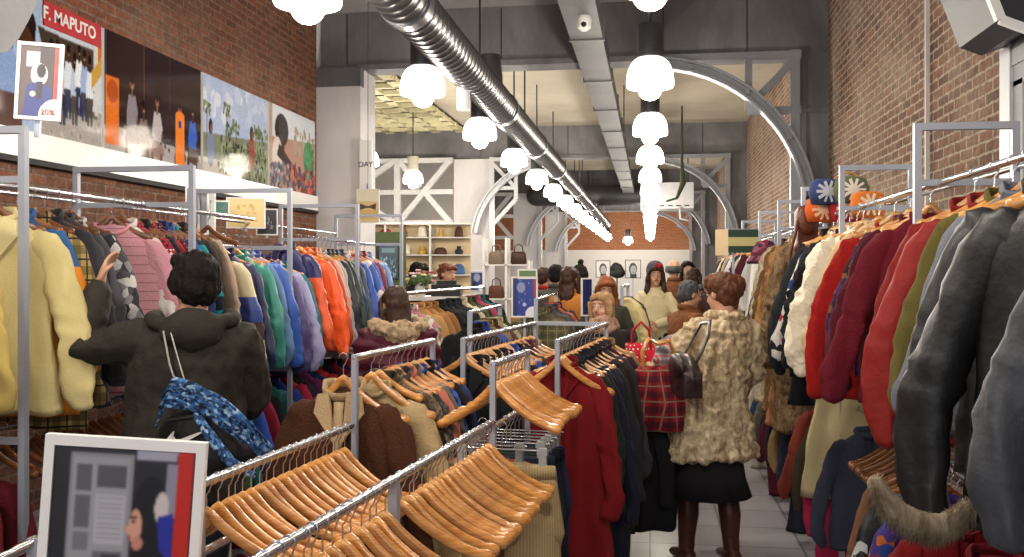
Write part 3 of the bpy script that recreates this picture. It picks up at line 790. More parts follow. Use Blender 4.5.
    if kind in ('jacket', 'coat', 'longcoat', 'bomber', 'leather', 'shirt'):
        m = M(); n = 22; za, zb = zt-.03, -L-.06
        def fy(t): return -ry*(.72+.36*min(1, t*5))*(1+.18*math.sin(PI*t))-.004
        vs = []
        for i in range(n+1):
            t = i/n; z = za+(zb-za)*t; y = fy(t)
            vs += [(-.014, y+.006, z), (.014, y+.006, z), (.014, y-.003, z), (-.014, y-.003, z)]
        m._add(vs, [(4*i+j, 4*i+(j+1) % 4, 4*i+4+(j+1) % 4, 4*i+4+j) for i in range(n) for j in range(4)]+[(0, 1, 2, 3), (4*n+3, 4*n+2, 4*n+1, 4*n)])
        d['front'] = m.warp(fd).mesh('front_strip')
    if kind == 'leather':
        for sx, nm in ((-1, 'p0'), (1, 'p1')):
            d[nm] = M().box((sx*.06, -ry-.022, -.52), (sx*.16, -ry-.005, -.46)).warp(fd).mesh('pocket_flap', smooth=30)
    GM[k] = d
    return d
PARTN = {'body': 'body', 'sl': 'sleeve', 'sr': 'sleeve', 'collar': 'collar', 'cl': 'cuff', 'cr': 'cuff', 'front': 'front_placket', 'p0': 'pocket_flap', 'p1': 'pocket_flap'}
def garment(kind, name, m, loc, rz, label, group, seed=0, trim=None, sleeve=None, detail=2, thick=1., cat=None, sc=1.):
    d = gmeshes(kind, seed, thick)
    e = empty(name, (loc[0], loc[1], loc[2]-.014), rz); e.scale = (sc,)*3
    po = {}
    for k, me in d.items():
        if detail < 2 and k in ('front', 'p0', 'p1', 'cl', 'cr'): continue
        if detail < 1 and k not in ('body', 'sl', 'sr'): continue
        mm = m
        if k in ('collar', 'cl', 'cr', 'front') and trim: mm = trim
        if k in ('sl', 'sr') and sleeve: mm = sleeve
        o_ = put(PARTN[k], me, mm, e); po[k] = o_
        if k in ('cl', 'cr') and 's'+k[1] in po: o_.parent = po['s'+k[1]]
    return tag(e, label, cat or name.split('_')[-1], group)
def trousers_mesh(seed, L=.98, w=.19, skirt=False):
    k = ('trousers', seed, L, w, skirt)
    if k in GM: return GM[k]
    fd = folder(seed, L, .012, -.1); d = {}
    if skirt:
        g = [(-.09+.02, w*.9, .018), (-.065, w*.92, .022), (-.12, w*.95, .026)]+[(-.12-(L-.1)*i/20, w*(.95+.35*i/20), .028+.012*i/20) for i in range(1, 21)]
        g += [(-L-.02, w*1.28, .03), (-L+.03, w*1.2, .02)]
        d['body'] = M().rings(g, 44, .85).warp(fd).mesh('skirt_body')
    else:
        m = M().rings([(-.07, w*.9, .018), (-.065, w*.92, .022), (-.12, w*.95, .03), (-.3, w*1.1, .04), (-.36, w*1.05, .03)], 40, .85)
        d['body'] = m.warp(fd).mesh('trouser_top')
        for sx, nm in ((-1, 'sl'), (1, 'sr')):
            cp = [(sx*w*.52, 0, -.25), (sx*w*.55, 0, -.4), (sx*w*.6, 0, -.65), (sx*w*.6, 0, -L)]
            d[nm] = M().tube([Vector(cp[i]).lerp(Vector(cp[i+1]), j/5) for i in range(3) for j in range(5)]+[Vector(cp[-1])], [w*.53-.001*i for i in range(16)], 16, .32, up=(0, 1, 0)).warp(fd).mesh('trouser_leg')
    d['waist'] = M().rings([(-.11, w*.96, .031), (-.064, w*.935, .026), (-.062, w*.9, .02)], 40, .85).warp(fd).mesh('waistband')
    GM[k] = d; return d
CLIPB = M().tube([(-.17, 0, -.02), (.17, 0, -.02)], .004, 8).mesh('clip_bar')
CLIPC = M().box((-.014, -.012, -.085), (.014, .012, -.01)).box((-.018, -.014, -.035), (.018, .014, -.015)).mesh('clip', smooth=False)
def bottoms(name, m, loc, rz, label, group, seed=0, L=.98, w=.19, skirt=False, hz=0., waist=None):
    """trousers or a skirt, waist at the height of loc"""
    d = trousers_mesh(seed, L, w, skirt); e = empty(name, loc, rz)
    for k, me in d.items(): put({'body': 'body', 'sl': 'trouser_leg', 'sr': 'trouser_leg', 'waist': 'waistband'}[k], me, waist if (k == 'waist' and waist) else m, e)
    return tag(e, label, name.split('_')[-1], group)
def clip_hanger(p, rz, label, group, w=.19):
    e = empty('clip_hanger', (p[0], p[1], p[2]-HOOKH+.003), rz)
    put('bar', CLIPB, CHROME, e); put('hook', HH, CHROME, e)
    for sx in (-1, 1): put('clip', CLIPC, STEEL, e, loc=(sx*w*.72, 0, 0))
    return tag(e, label, 'hanger', group)

# ------------------------------------------------------------------ racks
def rail_mesh(a, b, r=.0125, hooks=True):
    a, b = Vector(a), Vector(b); n = int((b-a).length/.022)
    pts = [a.lerp(b, i/n) for i in range(n+1)]
    rr = [r*(1.22 if (hooks and i % 2) else 1.) for i in range(n+1)]
    return M().tube(pts, rr, 10).mesh('rail')
def rail_plain(a, b, r=.0125): return M().tube([a, b], r, 12).mesh('rail')
def post(m, x, y, z0, z1, w=.026): return m.box((x-w/2, y-w/2, z0), (x+w/2, y+w/2, z1))
def wall_rack(name, label, x0, x1, xr, ys, zt, zr, zlow, m, side):
    """tall rack of end frames (posts x0 and x1, cross bar on top) with clothes rails between them; zr: rail height per bay"""
    e = tag(empty(name, (xr, ys[0], 0)), label, 'clothes rack')
    for i, y in enumerate(ys):
        f = M(); post(f, x0-xr, y-ys[0], 0, zt); post(f, x1-xr, y-ys[0], 0, zt)
        f.box((x0-xr, y-ys[0]-.0155, zt-.026), (x1-xr, y-ys[0]+.0155, zt))
        f.box((x0-xr, y-ys[0]-.010, zlow-.025), (x1-xr, y-ys[0]+.010, zlow-.0))
        f.box((x0-xr, y-ys[0]-.012, .1), (x1-xr, y-ys[0]+.012, .13))
        for z in (zr[min(i, len(zr)-1)],): f.box((x0-xr, y-ys[0]-.010, z-.012), (x1-xr, y-ys[0]+.010, z+.012))
        put('end_frame', f.mesh(smooth=False), m, e)
    for i in range(len(ys)-1):
        z = zr[min(i, len(zr)-1)]
        put('rail', rail_plain((0, ys[i]-ys[0], z), (0, ys[i+1]-ys[0], z)), CHROME, e)
        put('rail', rail_plain((0, ys[i]-ys[0], zlow), (0, ys[i+1]-ys[0], zlow)), CHROME, e)
        put('rail', rail_plain((x1-xr, ys[i]-ys[0], zt-.17), (x1-xr, ys[i+1]-ys[0], zt-.17), .01), CHROME, e)
    return e
LZ = 1.98
LY = [3.10, 4.36, 5.63, 7.0, 8.3]
wall_rack('clothes_rack', 'tall two tier aluminium clothes rack of open frames along the left wall', -2.21, -2.82, -2.45, LY, 2.17, [LZ, LZ, 1.80, 1.90, 1.90], 1.06, ALU, 1)
# separate higher rail for the bay holding the orange anorak is the rack's own next bay
RY = [2.2, 3.7, 5.1, 6.35, 7.5, 8.8, 10.4, 12.4]
wall_rack('clothes_rack', 'tall aluminium clothes rack with cross bars along the right brick wall', .98, 1.32, 1.06, RY, 2.2, [1.98], .95, ALU, -1)

def col(c, **k): return mat(c, **k)
FAB = dict(rough=.9, bump=.3)
KN = dict(rough=.95, bump=.6, bs=150.)
SHN = dict(rough=.45, bump=.12, bs=60., spec=.5)
LEA = dict(rough=.5, bump=.25, bs=45., spec=.55, var=.25)
def run(rows, where, group, xr, zr, hz=1, thick=1., detail=2, hlabel=None, hm=None, xfn=None, yaw=0.):
    """rows: (y, kind, name, description, material, extra dict)"""
    prev = None
    for i, row in enumerate(rows):
        y, kind, name, desc, m = row[:5]; ex = dict(row[5]) if len(row) > 5 else {}
        x = xr(y) if callable(xr) else xr; z = zr(y) if callable(zr) else zr
        rg = random.Random(int(y*1000)+i); rz = yaw+rg.uniform(-.07, .07)+ex.pop('rz', 0)
        lab = f'{desc} {where}'
        dx = ex.pop('dx', 0.); dz = ex.pop('dz', 0.); th = ex.pop('thick', thick); dt = ex.pop('detail', detail); nh = ex.pop('nohanger', False)
        sd = ex.pop('seed', i % 4)
        garment(kind, name, m, (x+dx, y, z+.005-dz), rz, lab, group, seed=sd, thick=th, detail=dt, **ex)
        if hlabel and not nh: hanger((x+dx, y, z+.0125), rz, hlabel, hlabel.replace('wooden hanger', 'wooden hangers'), hm)

# upper rail of the left wall rack
LG = 'clothes on the upper left wall rail'
wl = 'on the upper left rail'
rows = [
 (2.93, 'shirt', 'yellow_shirt', 'mustard yellow shirt at the near end', col('bfa860', **FAB), dict(thick=1.2)),
 (3.27, 'jacket', 'yellow_jacket', 'large pale yellow cotton jacket in front', col('cfc088', **FAB), dict(trim=col('d8cc9a', **FAB), sc=1.1, thick=1.2, rz=.25)),
 (3.40, 'shirt', 'orange_jacket', 'orange jacket with blue shoulders', col('e08a2c', pat=('block', [(-.32, 'dd8426')]), **FAB) if False else col('2f5f96', pat=('block', [(-.3, 'df8c2e')]), **FAB), {}),
 (3.49, 'shirt', 'tartan_shirt', 'yellow and black tartan shirt', col('a58e54', pat=('plaid', 13., '4a3c26', '2a2220'), **FAB), dict(sc=1.08)),
 (3.57, 'jacket', 'grey_jacket', 'charcoal grey jacket', col('3b3a40', **FAB), {}),
 (3.65, 'shirt', 'grey_shirt', 'dark slate shirt', col('4f4e58', **FAB), {}),
 (3.74, 'sweater', 'patterned_cardigan', 'grey and white patterned cardigan', col('a9a6a8', pat=('cells', 26., ['d8d6d6', '3f3e46', '8f8c92', '56545c']), **KN), dict(sc=1.02)),
 (4.06, 'sweater', 'striped_sweater', 'pink sweater with thin dark stripes', col('d69ca8', pat=('stripe', 28., 'a87484', .12), **KN), dict(trim=col('e39fae', **KN), dz=-.0, thick=1.1, rz=.25, sc=1.16, sleeve=col('d699a6', **KN))),
 (4.14, 'shirt', 'white_blouse', 'white blouse behind the pink sweater', col('e4dcd8', **FAB), {}),
 (4.20, 'sweater', 'patterned_sweater', 'red and white fair isle sweater', col('a3283a', pat=('nordic', 16., ['e9e2de', '25252e', 'd8cfd0', 'b03040']), **KN), {}),
 (4.26, 'jacket', 'black_jacket', 'short black jacket', col('1d1c22', **FAB), {}),
 (4.31, 'sweater', 'red_sweater', 'crimson knitted sweater', col('96202e', **KN), {}),
 (4.37, 'sweater', 'maroon_sweater', 'maroon speckled sweater', col('5e1c2c', pat=('spots', 60., 'b8a0a4', .2), **KN), {}),
 (4.43, 'jacket', 'navy_jacket', 'navy blue jacket', col('22305e', **FAB), {}),
 (4.49, 'shirt', 'blue_shirt', 'bright blue shirt', col('3456a0', **FAB), {}),
 (4.55, 'sweater', 'teal_sweater', 'black sweater with turquoise bands', col('16242e', pat=('stripe', 9., '1f8a98', .35), **KN), {}),
 (4.62, 'coat', 'dark_coat', 'very dark brown coat', col('2a211e', **FAB), {}),
 (4.69, 'coat', 'brown_coat', 'olive brown wool coat', col('54483a', **FAB), {}),
 (4.77, 'coat', 'beige_coat', 'pinkish beige coat', col('b39a88', **FAB), {}),
 (5.02, 'bomber', 'sports_jacket', 'cream sports jacket with blue and brown blocks', col('cabf9e', pat=('block', [(-.34, '2f4590'), (-.48, '3a2f2c'), (-.58, 'c4b998')]), **SHN), dict(dz=.12)),
]
run(rows, wl, LG, -2.45, LZ, hlabel='dark wooden hanger holding a garment on the upper left rail', hm=HWOOD2, yaw=.12)
rows = [
 (5.20, 'jacket', 'navy_anorak', 'midnight blue anorak', col('1d2650', **SHN), {}),
 (5.38, 'jacket', 'teal_jacket', 'teal green shiny jacket', col('2f8478', **SHN), {}),
 (5.48, 'jacket', 'denim_jacket', 'light denim jacket', col('5f7fa8', **FAB), {}),
 (5.58, 'bomber', 'blue_jacket', 'royal blue jacket with red tab', col('2c54a8', **SHN), {}),
 (5.69, 'jacket', 'dark_jacket', 'deep navy zip jacket', col('232c58', **SHN), {}),
 (5.80, 'jacket', 'purple_jacket', 'dull purple jacket', col('4a3f78', **SHN), {}),
 (5.92, 'bomber', 'lilac_jacket', 'pale lilac bomber jacket', col('9a96c0', **SHN), {}),
 (6.03, 'jacket', 'turquoise_jacket', 'turquoise and navy jacket', col('23707c', **SHN), {}),
]
run(rows, 'on the lower middle part of the left rack', 'jackets on the low middle bay of the left rack', -2.45, lambda y: 1.80 if y > 5.63 else 1.86, hlabel='light wooden hanger holding a jacket in the low bay at left', hm=HWOOD)
rows = [
 (6.16, 'bomber', 'navy_orange_jacket', 'navy and orange hooded jacket', col('2a2a5c', pat=('block', [(-.3, 'd9552a')]), **SHN), dict(dz=-.02)),
 (6.42, 'bomber', 'orange_anorak', 'bright orange anorak with blue pocket', col('ee5a22', **SHN), dict(sc=1.06, trim=col('f2662c', **SHN))),
 (6.58, 'jacket', 'rust_jacket', 'rust red padded jacket', col('b5452a', **SHN), dict(sc=1.04)),
 (6.68, 'jacket', 'peach_jacket', 'faded peach jacket', col('d8a488', **SHN), {}),
 (6.78, 'shirt', 'pale_grey_jacket', 'pale grey thin jacket', col('a8aab4', **SHN), {}),
 (6.88, 'jacket', 'black_anorak', 'black anorak', col('1f222a', **SHN), {}),
 (6.98, 'jacket', 'dark_green_jacket', 'bottle green dark jacket', col('1f3a34', **SHN), {}),
 (7.08, 'jacket', 'petrol_jacket', 'petrol blue jacket', col('1f4560', **SHN), {}),
 (7.20, 'jacket', 'grey_blue_jacket', 'grey blue jacket', col('3d4c66', **SHN), {}),
 (7.34, 'jacket', 'cobalt_jacket', 'cobalt blue jacket with white piping', col('2b52b0', **SHN), dict(sc=1.05, trim=col('dfe3ee', **SHN))),
 (7.50, 'bomber', 'multicolour_jacket', 'blue yellow and red patterned tracksuit jacket', col('3560b4', pat=('cells', 9., ['3560b4', 'e0c040', 'e8e4e0', 'b02838', '3560b4']), **SHN), dict(sc=1.04)),
 (7.64, 'jacket', 'violet_jacket', 'violet blue jacket', col('3e3c98', **SHN), {}),
 (7.78, 'jacket', 'crimson_jacket', 'dark crimson jacket', col('7c2438', **SHN), {}),
 (7.95, 'jacket', 'sky_jacket', 'blue and cream jacket at the far end', col('6a8fc8', **SHN), {}),
]
run(rows, 'on the far bays of the left rack', 'jackets on the far bays of the left rack', -2.45, 1.90, hlabel='light wooden hanger holding a jacket on the far left bays', hm=HWOOD)
# anorak pocket
put('chest_pocket', M().prism([(-.02, 0), (.035, -.01), (.05, -.15), (.005, -.16)], -.012, 0).mesh(smooth=False), mat('2f4a8c', .6), [o for o in COL.objects if o.name.startswith('orange_anorak')][0], (.12, -.085, -.36))
# back rail of the left rack, small rows against the wall
cols = [('9c2c34', 'brick red'), ('20504c', 'dark teal'), ('26305e', 'ink blue'), ('c4beb4', 'off white'), ('6c2434', 'wine red'), ('3b3a40', 'graphite'), ('2f6a58', 'sea green'), ('e35a28', 'vivid orange'), ('d8622e', 'dull orange'), ('39446c', 'slate blue'), ('822c40', 'berry red'), ('222228', 'jet black')]
rows = [(6.5+.14*i, ['sweater', 'jacket'][i % 2], n.replace(' ', '_')+'_jumper', n+' jumper', col(c, **FAB), dict(detail=1)) for i, (c, n) in enumerate(cols)]
run(rows, 'hanging against the left brick wall', 'clothes against the left brick wall', -3.35, 1.86, hlabel='dark wooden hanger holding a jumper against the left brick wall', hm=HWOOD2)
tag(put('garment_rail', rail_plain((-3.35, 6.0, 1.86), (-3.35, 8.4, 1.86)), CHROME), 'chrome wall rail behind the left rack under the photographs', 'rail')
put('rail_bracket', M().bar((-3.35, 6.2, 1.86), (-4.2, 6.2, 1.86), .02).bar((-3.35, 8.2, 1.86), (-4.2, 8.2, 1.86), .02).mesh(smooth=False), CHROME, bpy.data.objects['garment_rail'])
# lower rail of the left wall rack
rows = [(2.95, 'jacket', 'dark_red_jacket', 'dark red wool jacket at the near end', col('6a1020', **FAB), dict(sc=1.05)), (3.12, 'coat', 'wine_coat', 'wine red coat beside the poster frame', col('5a0e1c', **FAB), dict(sc=1.05))]
run(rows, 'on the lower left rail', 'dark red clothes on the lower left rail', -2.45, 1.06)
for i in range(17):
    hanger((-2.45, 3.26+i*.065, 1.06+.0125), random.Random(i).uniform(-.12, .12), 'empty dark wooden hanger on the lower rail of the left rack', 'empty hangers on the lower left rail', HWOOD2)
cols = [('1c1e26', 'soot black'), ('1d2a4e', 'dark navy'), ('c8bca4', 'sand'), ('24603c', 'grass green'), ('1f5c64', 'dark turquoise'), ('28489c', 'strong blue'), ('8c1c34', 'cherry red'), ('201f26', 'coal black'), ('2c6c6a', 'green blue'),
        ('23367e', 'deep blue'), ('a02444', 'raspberry'), ('24242c', 'near black'), ('5a2050', 'plum'), ('1c4070', 'marine blue'), ('a01c2c', 'scarlet'), ('2a2a34', 'dark slate'), ('7a1830', 'ruby'), ('1d3058', 'indigo'), ('c02838', 'poppy red'), ('30303c', 'anthracite')]
rows = [(4.45+.16*i, ['jacket', 'sweater', 'coat', 'shirt'][i % 4] if c != '24603c' else 'jacket', n.replace(' ', '_')+'_garment', n+' garment', col(c, **FAB), dict(detail=1, cat='garment')) for i, (c, n) in enumerate(cols)]
run(rows, 'on the lower rail behind the left jackets', 'clothes on the lower rail behind the left jackets', -2.45, 1.06)

# right rack, upper rail
RX = lambda y: 1.06 if y > 3.0 else 1.06-(3.0-y)*.08
wr_ = 'on the right wall rack'
LEAB = mat('111216', **LEA); LEAG = mat('363a42', **LEA); LEAC = mat('1b1c20', **LEA)
rows = [
 (1.98, 'leather', 'leather_jacket', 'slate grey leather jacket with brass snap, nearest', LEAG, dict(sc=1.1, trim=LEAG, dx=.06, rz=-.3)),
 (2.30, 'leather', 'leather_jacket', 'black leather jacket with fur trimmed hem', LEAB, dict(sc=1.18, trim=LEAB, dx=-.02, rz=-.45)),
 (2.62, 'leather', 'leather_jacket', 'dull charcoal leather jacket behind the black one', LEAC, dict(sc=1.06, trim=LEAC)),
 (2.84, 'jacket', 'grey_jacket', 'bluish grey thin jacket', col('6c707c', **FAB), {}),
 (2.98, 'jacket', 'olive_jacket', 'olive green corduroy jacket', col('5c5426', **FAB), dict(sc=1.04)),
 (3.14, 'leather', 'coral_jacket', 'coral red leather jacket', mat('861d1b', .65, 0, .3, 45., spec=.3), dict(sc=1.08, trim=mat('861d1b', .65, 0, .3, 45., spec=.3))),
 (3.32, 'jacket', 'coral_jacket', 'scarlet red soft jacket', mat('7c1a19', .75, 0, .3, 45., spec=.25), dict(sc=1.05)),
 (3.82, 'sweater', 'maroon_sweater', 'dark maroon knitted sweater', col('661022', **KN), dict(sc=1.1, thick=1.3)),
 (3.98, 'sweater', 'maroon_sweater', 'burgundy sweater hung closely behind maroon one', col('541022', **KN), dict(sc=1.06)),
 (4.10, 'sweater', 'purple_cardigan', 'purple and gold patterned cardigan', col('3a2048', pat=('cells', 34., ['3a2048', '7a5a30', '4c2c60', '281830', '8a3040']), **KN), dict(sc=1.0)),
 (4.36, 'sweater', 'red_cardigan', 'bright red cardigan', col('a01715', **KN), dict(sc=1.16, thick=1.2)),
 (4.64, 'sweater', 'peach_sweater', 'peach cream woollen sweater', col('e0c096', **KN), dict(sc=.96)),
 (4.98, 'fluffy', 'cream_sweater', 'fluffy cream white sweater', col('efe6d0', rough=.95, bump=.9, bs=60.), dict(sc=1.08, cat='sweater')),
 (5.12, 'gown', 'beige_dress', 'long pale beige dress', col('b9aa82', **FAB), {}),
 (5.30, 'fluffy', 'black_sweater', 'fluffy black sweater', col('16161c', rough=.95, bump=.9, bs=60.), dict(sc=1.08, thick=.9, cat='sweater')),
 (5.46, 'sweater', 'nordic_cardigan', 'white nordic cardigan with coloured figures', col('e4dfd6', pat=('cells', 24., ['e4dfd6', 'e0dad0', 'a83040', 'e4dfd6', '2c3c80', '28242c', 'e4dfd6', 'd8d2c8', '246454', 'e4dfd6']), **KN), dict(sc=1.08)),
 (5.52, 'blouse', 'yellow_blouse', 'pale yellow thin blouse', col('d8c684', **FAB), dict(sc=1.05)),
 (5.64, 'jacket', 'navy_cardigan', 'dark navy long cardigan', col('1e2228', **KN), dict(sc=1.2)),
 (5.76, 'coat', 'black_coat', 'black wool coat', col('191a20', **FAB), {}),
 (6.10, 'fur', 'fur_coat', 'brown and silver striped fur coat', col('8c7252', rough=.95, bump=1., bs=40., pat=('fur', 22., '3f2c1e')), dict(sc=1.1)),
 (6.36, 'fur', 'fur_coat', 'golden brown fur coat', col('a87c4c', rough=.95, bump=1., bs=40., pat=('fur', 16., '5a3c20')), dict(sc=1.1)),
 (6.66, 'fur', 'fur_coat', 'chestnut brown fur coat', col('7c5636', rough=.95, bump=1., bs=40., pat=('fur', 22., '3c2718')), dict(sc=1.06)),
 (6.98, 'fur', 'fur_coat', 'long pale cream and grey fur coat', col('cbbd9c', rough=.95, bump=1., bs=40., pat=('fur', 12., '6d5c48')), dict(sc=1.04)),
 (7.45, 'coat', 'grey_tweed_coat', 'grey brown tweed coat', col('5c5048', pat=('cells', 70., ['5c5048', '7c7064', '3c342e']), **FAB), {}),
 (8.05, 'dress', 'white_dress', 'crisp white cotton dress', col('e8e6e4', **FAB), dict(sc=1.1)),
 (8.3, 'gown', 'white_gown', 'long white gown', col('dcdad8', **FAB), {}),
 (8.6, 'coat', 'burgundy_coat', 'thin burgundy coat', col('4a1c28', **FAB), {}),
 (8.9, 'coat', 'cream_coat', 'cream wool coat', col('d4c8b4', **FAB), {}),
 (9.25, 'jacket', 'ink_jacket', 'ink blue jacket', col('28304c', **FAB), {}),
 (9.6, 'shirt', 'patterned_shirt', 'red and white patterned shirt', col('b06468', pat=('cells', 30., ['e0d8d4', 'a83040', '38406c']), **FAB), {}),
 (9.95, 'coat', 'white_coat', 'plain white coat', col('d8d6d2', **FAB), {}),
 (10.3, 'jacket', 'blue_jacket', 'steel blue jacket', col('3c6088', **FAB), {}),
 (10.75, 'coat', 'tan_coat', 'tan coat', col('bc9c6c', **FAB), {}),
 (11.2, 'coat', 'black_gown', 'narrow black coat', col('1b1b22', **FAB), {}),
 (11.6, 'coat', 'ivory_coat', 'ivory coat', col('d0c8b8', **FAB), {}),
 (12.1, 'coat', 'charcoal_coat', 'charcoal coat at the far end', col('303038', **FAB), {}),
]
rows = [((r_[0]+.75*min(1, (12.6-r_[0])/3) if r_[0] > 8 else r_[0]),)+tuple(r_[1:]) for r_ in rows]
run(rows, wr_, 'clothes on the upper right wall rail', RX, 1.98, hlabel='wooden hanger holding a garment on the upper right rail', hm=HWOOD, yaw=-.16)
# lower rail on the right
rows = [
 (2.45, 'coat', 'dark_red_coat', 'dark red coat with grey fur collar', col('5c0c1a', **FAB), dict(dx=-.1, nohanger=True)),
 (2.85, 'jacket', 'crimson_jacket', 'deep crimson jacket', col('6c0e1c', **FAB), dict(dx=-.1)),
 (3.2, 'jacket', 'red_jacket', 'strong red jacket', col('7c1018', **FAB), dict(dx=-.08)),
 (3.48, 'jacket', 'brocade_jacket', 'purple and orange brocade jacket', col('3c3078', pat=('cells', 30., ['40327c', '2c4490', '6a3060', 'b0602c', '34286c']), **FAB), dict(dx=-.06)),
 (3.75, 'jacket', 'print_jacket', 'black jacket with white printed figures', col('1a1c20', pat=('cells', 22., ['16181c', '16181c', '2a2c30', '1a1c20', 'b8bcbc', '1a1c20']), **SHN), dict(dx=-.04)),
 (4.05, 'coat', 'tan_coat', 'tan suede coat', col('75513a', **FAB), dict(sc=.9)),
]
run(rows, 'on the lower right rail', 'clothes on the lower right rail', 1.06, .95)
for i in range(15):
    hanger((1.06, 3.5+i*.07, .95+.0125), random.Random(i+40).uniform(-.15, .15), 'brown wooden hanger bunched on the lower rail of the right rack', 'hangers on the lower right rail', wood('5e381c', '945c2a'))
cols = [('2c3040', 'dark grey'), ('9c1840', 'hot crimson'), ('3a3424', 'dark olive'), ('7c3424', 'russet'), ('24263a', 'night blue'), ('8c7450', 'camel'), ('1c1c22', 'pitch black'), ('5c1c30', 'mulberry'), ('6a6458', 'stone'), ('30405c', 'smoky blue'), ('b8b0a0', 'chalk'), ('3c2c24', 'coffee')]
rows = [(4.9+.33*i, ['jacket', 'coat', 'sweater'][i % 3], n.replace(' ', '_')+'_garment', n+' garment', col(c, **FAB), dict(detail=1, sc=.85, cat='garment')) for i, (c, n) in enumerate(cols)]
run(rows, 'on the lower rail beyond the fur coats', 'clothes low on the far right rack', 1.06, .95)

# ------------------------------------------------------------------ people (local frame: faces +y, 1.72 m tall, scaled)
SKIN = mat('c99a80', .55, 0, .08, 90., var=.06, spec=.4); SKIN2 = mat('b98468', .55, 0, .08, 90., var=.06)
EYEW = mat('e8e4e0', .3, 0, 0, var=0); IRIS = mat('2a1c16', .25, 0, 0, var=0); LIPS = mat('a8544e', .45, 0, 0, var=0); LIPR = mat('b02838', .4, 0, 0, var=0)
def hand_prims(m, wrist, d, n, curl=.5, s=1.):
    """palm and five fingers: d the pointing direction, n the palm normal"""
    w = Vector(wrist); d = Vector(d).normalized(); n = Vector(n); n = (n-d*n.dot(d)).normalized(); a = d.cross(n)
    rot = Matrix((a, d, n)).transposed()
    m.ell(w+d*.045*s, (.038*s, .05*s, .016*s), rot, 12)
    m.tube([w-d*.03*s, w+d*.02*s], [.027*s, .027*s], 10, .75, up=n)
    for i, (off, L) in enumerate(((-.030, .062), (-.010, .074), (.011, .068), (.030, .052))):
        p = w+(d*.082+a*off)*s; pts = [w+(d*.05+a*off*.8)*s, p]; ang = 0
        for k in range(3):
            ang += curl*(.5, .8, .6)[k]+i*.03
            p = p+(d*math.cos(ang)+n*math.sin(ang))*L*(.42, .32, .26)[k]*s; pts.append(p)
        m.tube(pts, [.0095*s, .0095*s, .009*s, .0085*s, .0075*s], 8)
    b = w+(d*.02-a*.028)*s
    m.tube([b, b+(d*.028-a*.022+n*.012)*s, b+(d*.052-a*.026+n*.03)*s], [.013*s, .0105*s, .009*s], 8)
def head_rot(yaw, pitch, roll=0): return Matrix.Rotation(yaw, 3, 'Z') @ Matrix.Rotation(pitch, 3, 'X') @ Matrix.Rotation(roll, 3, 'Y')
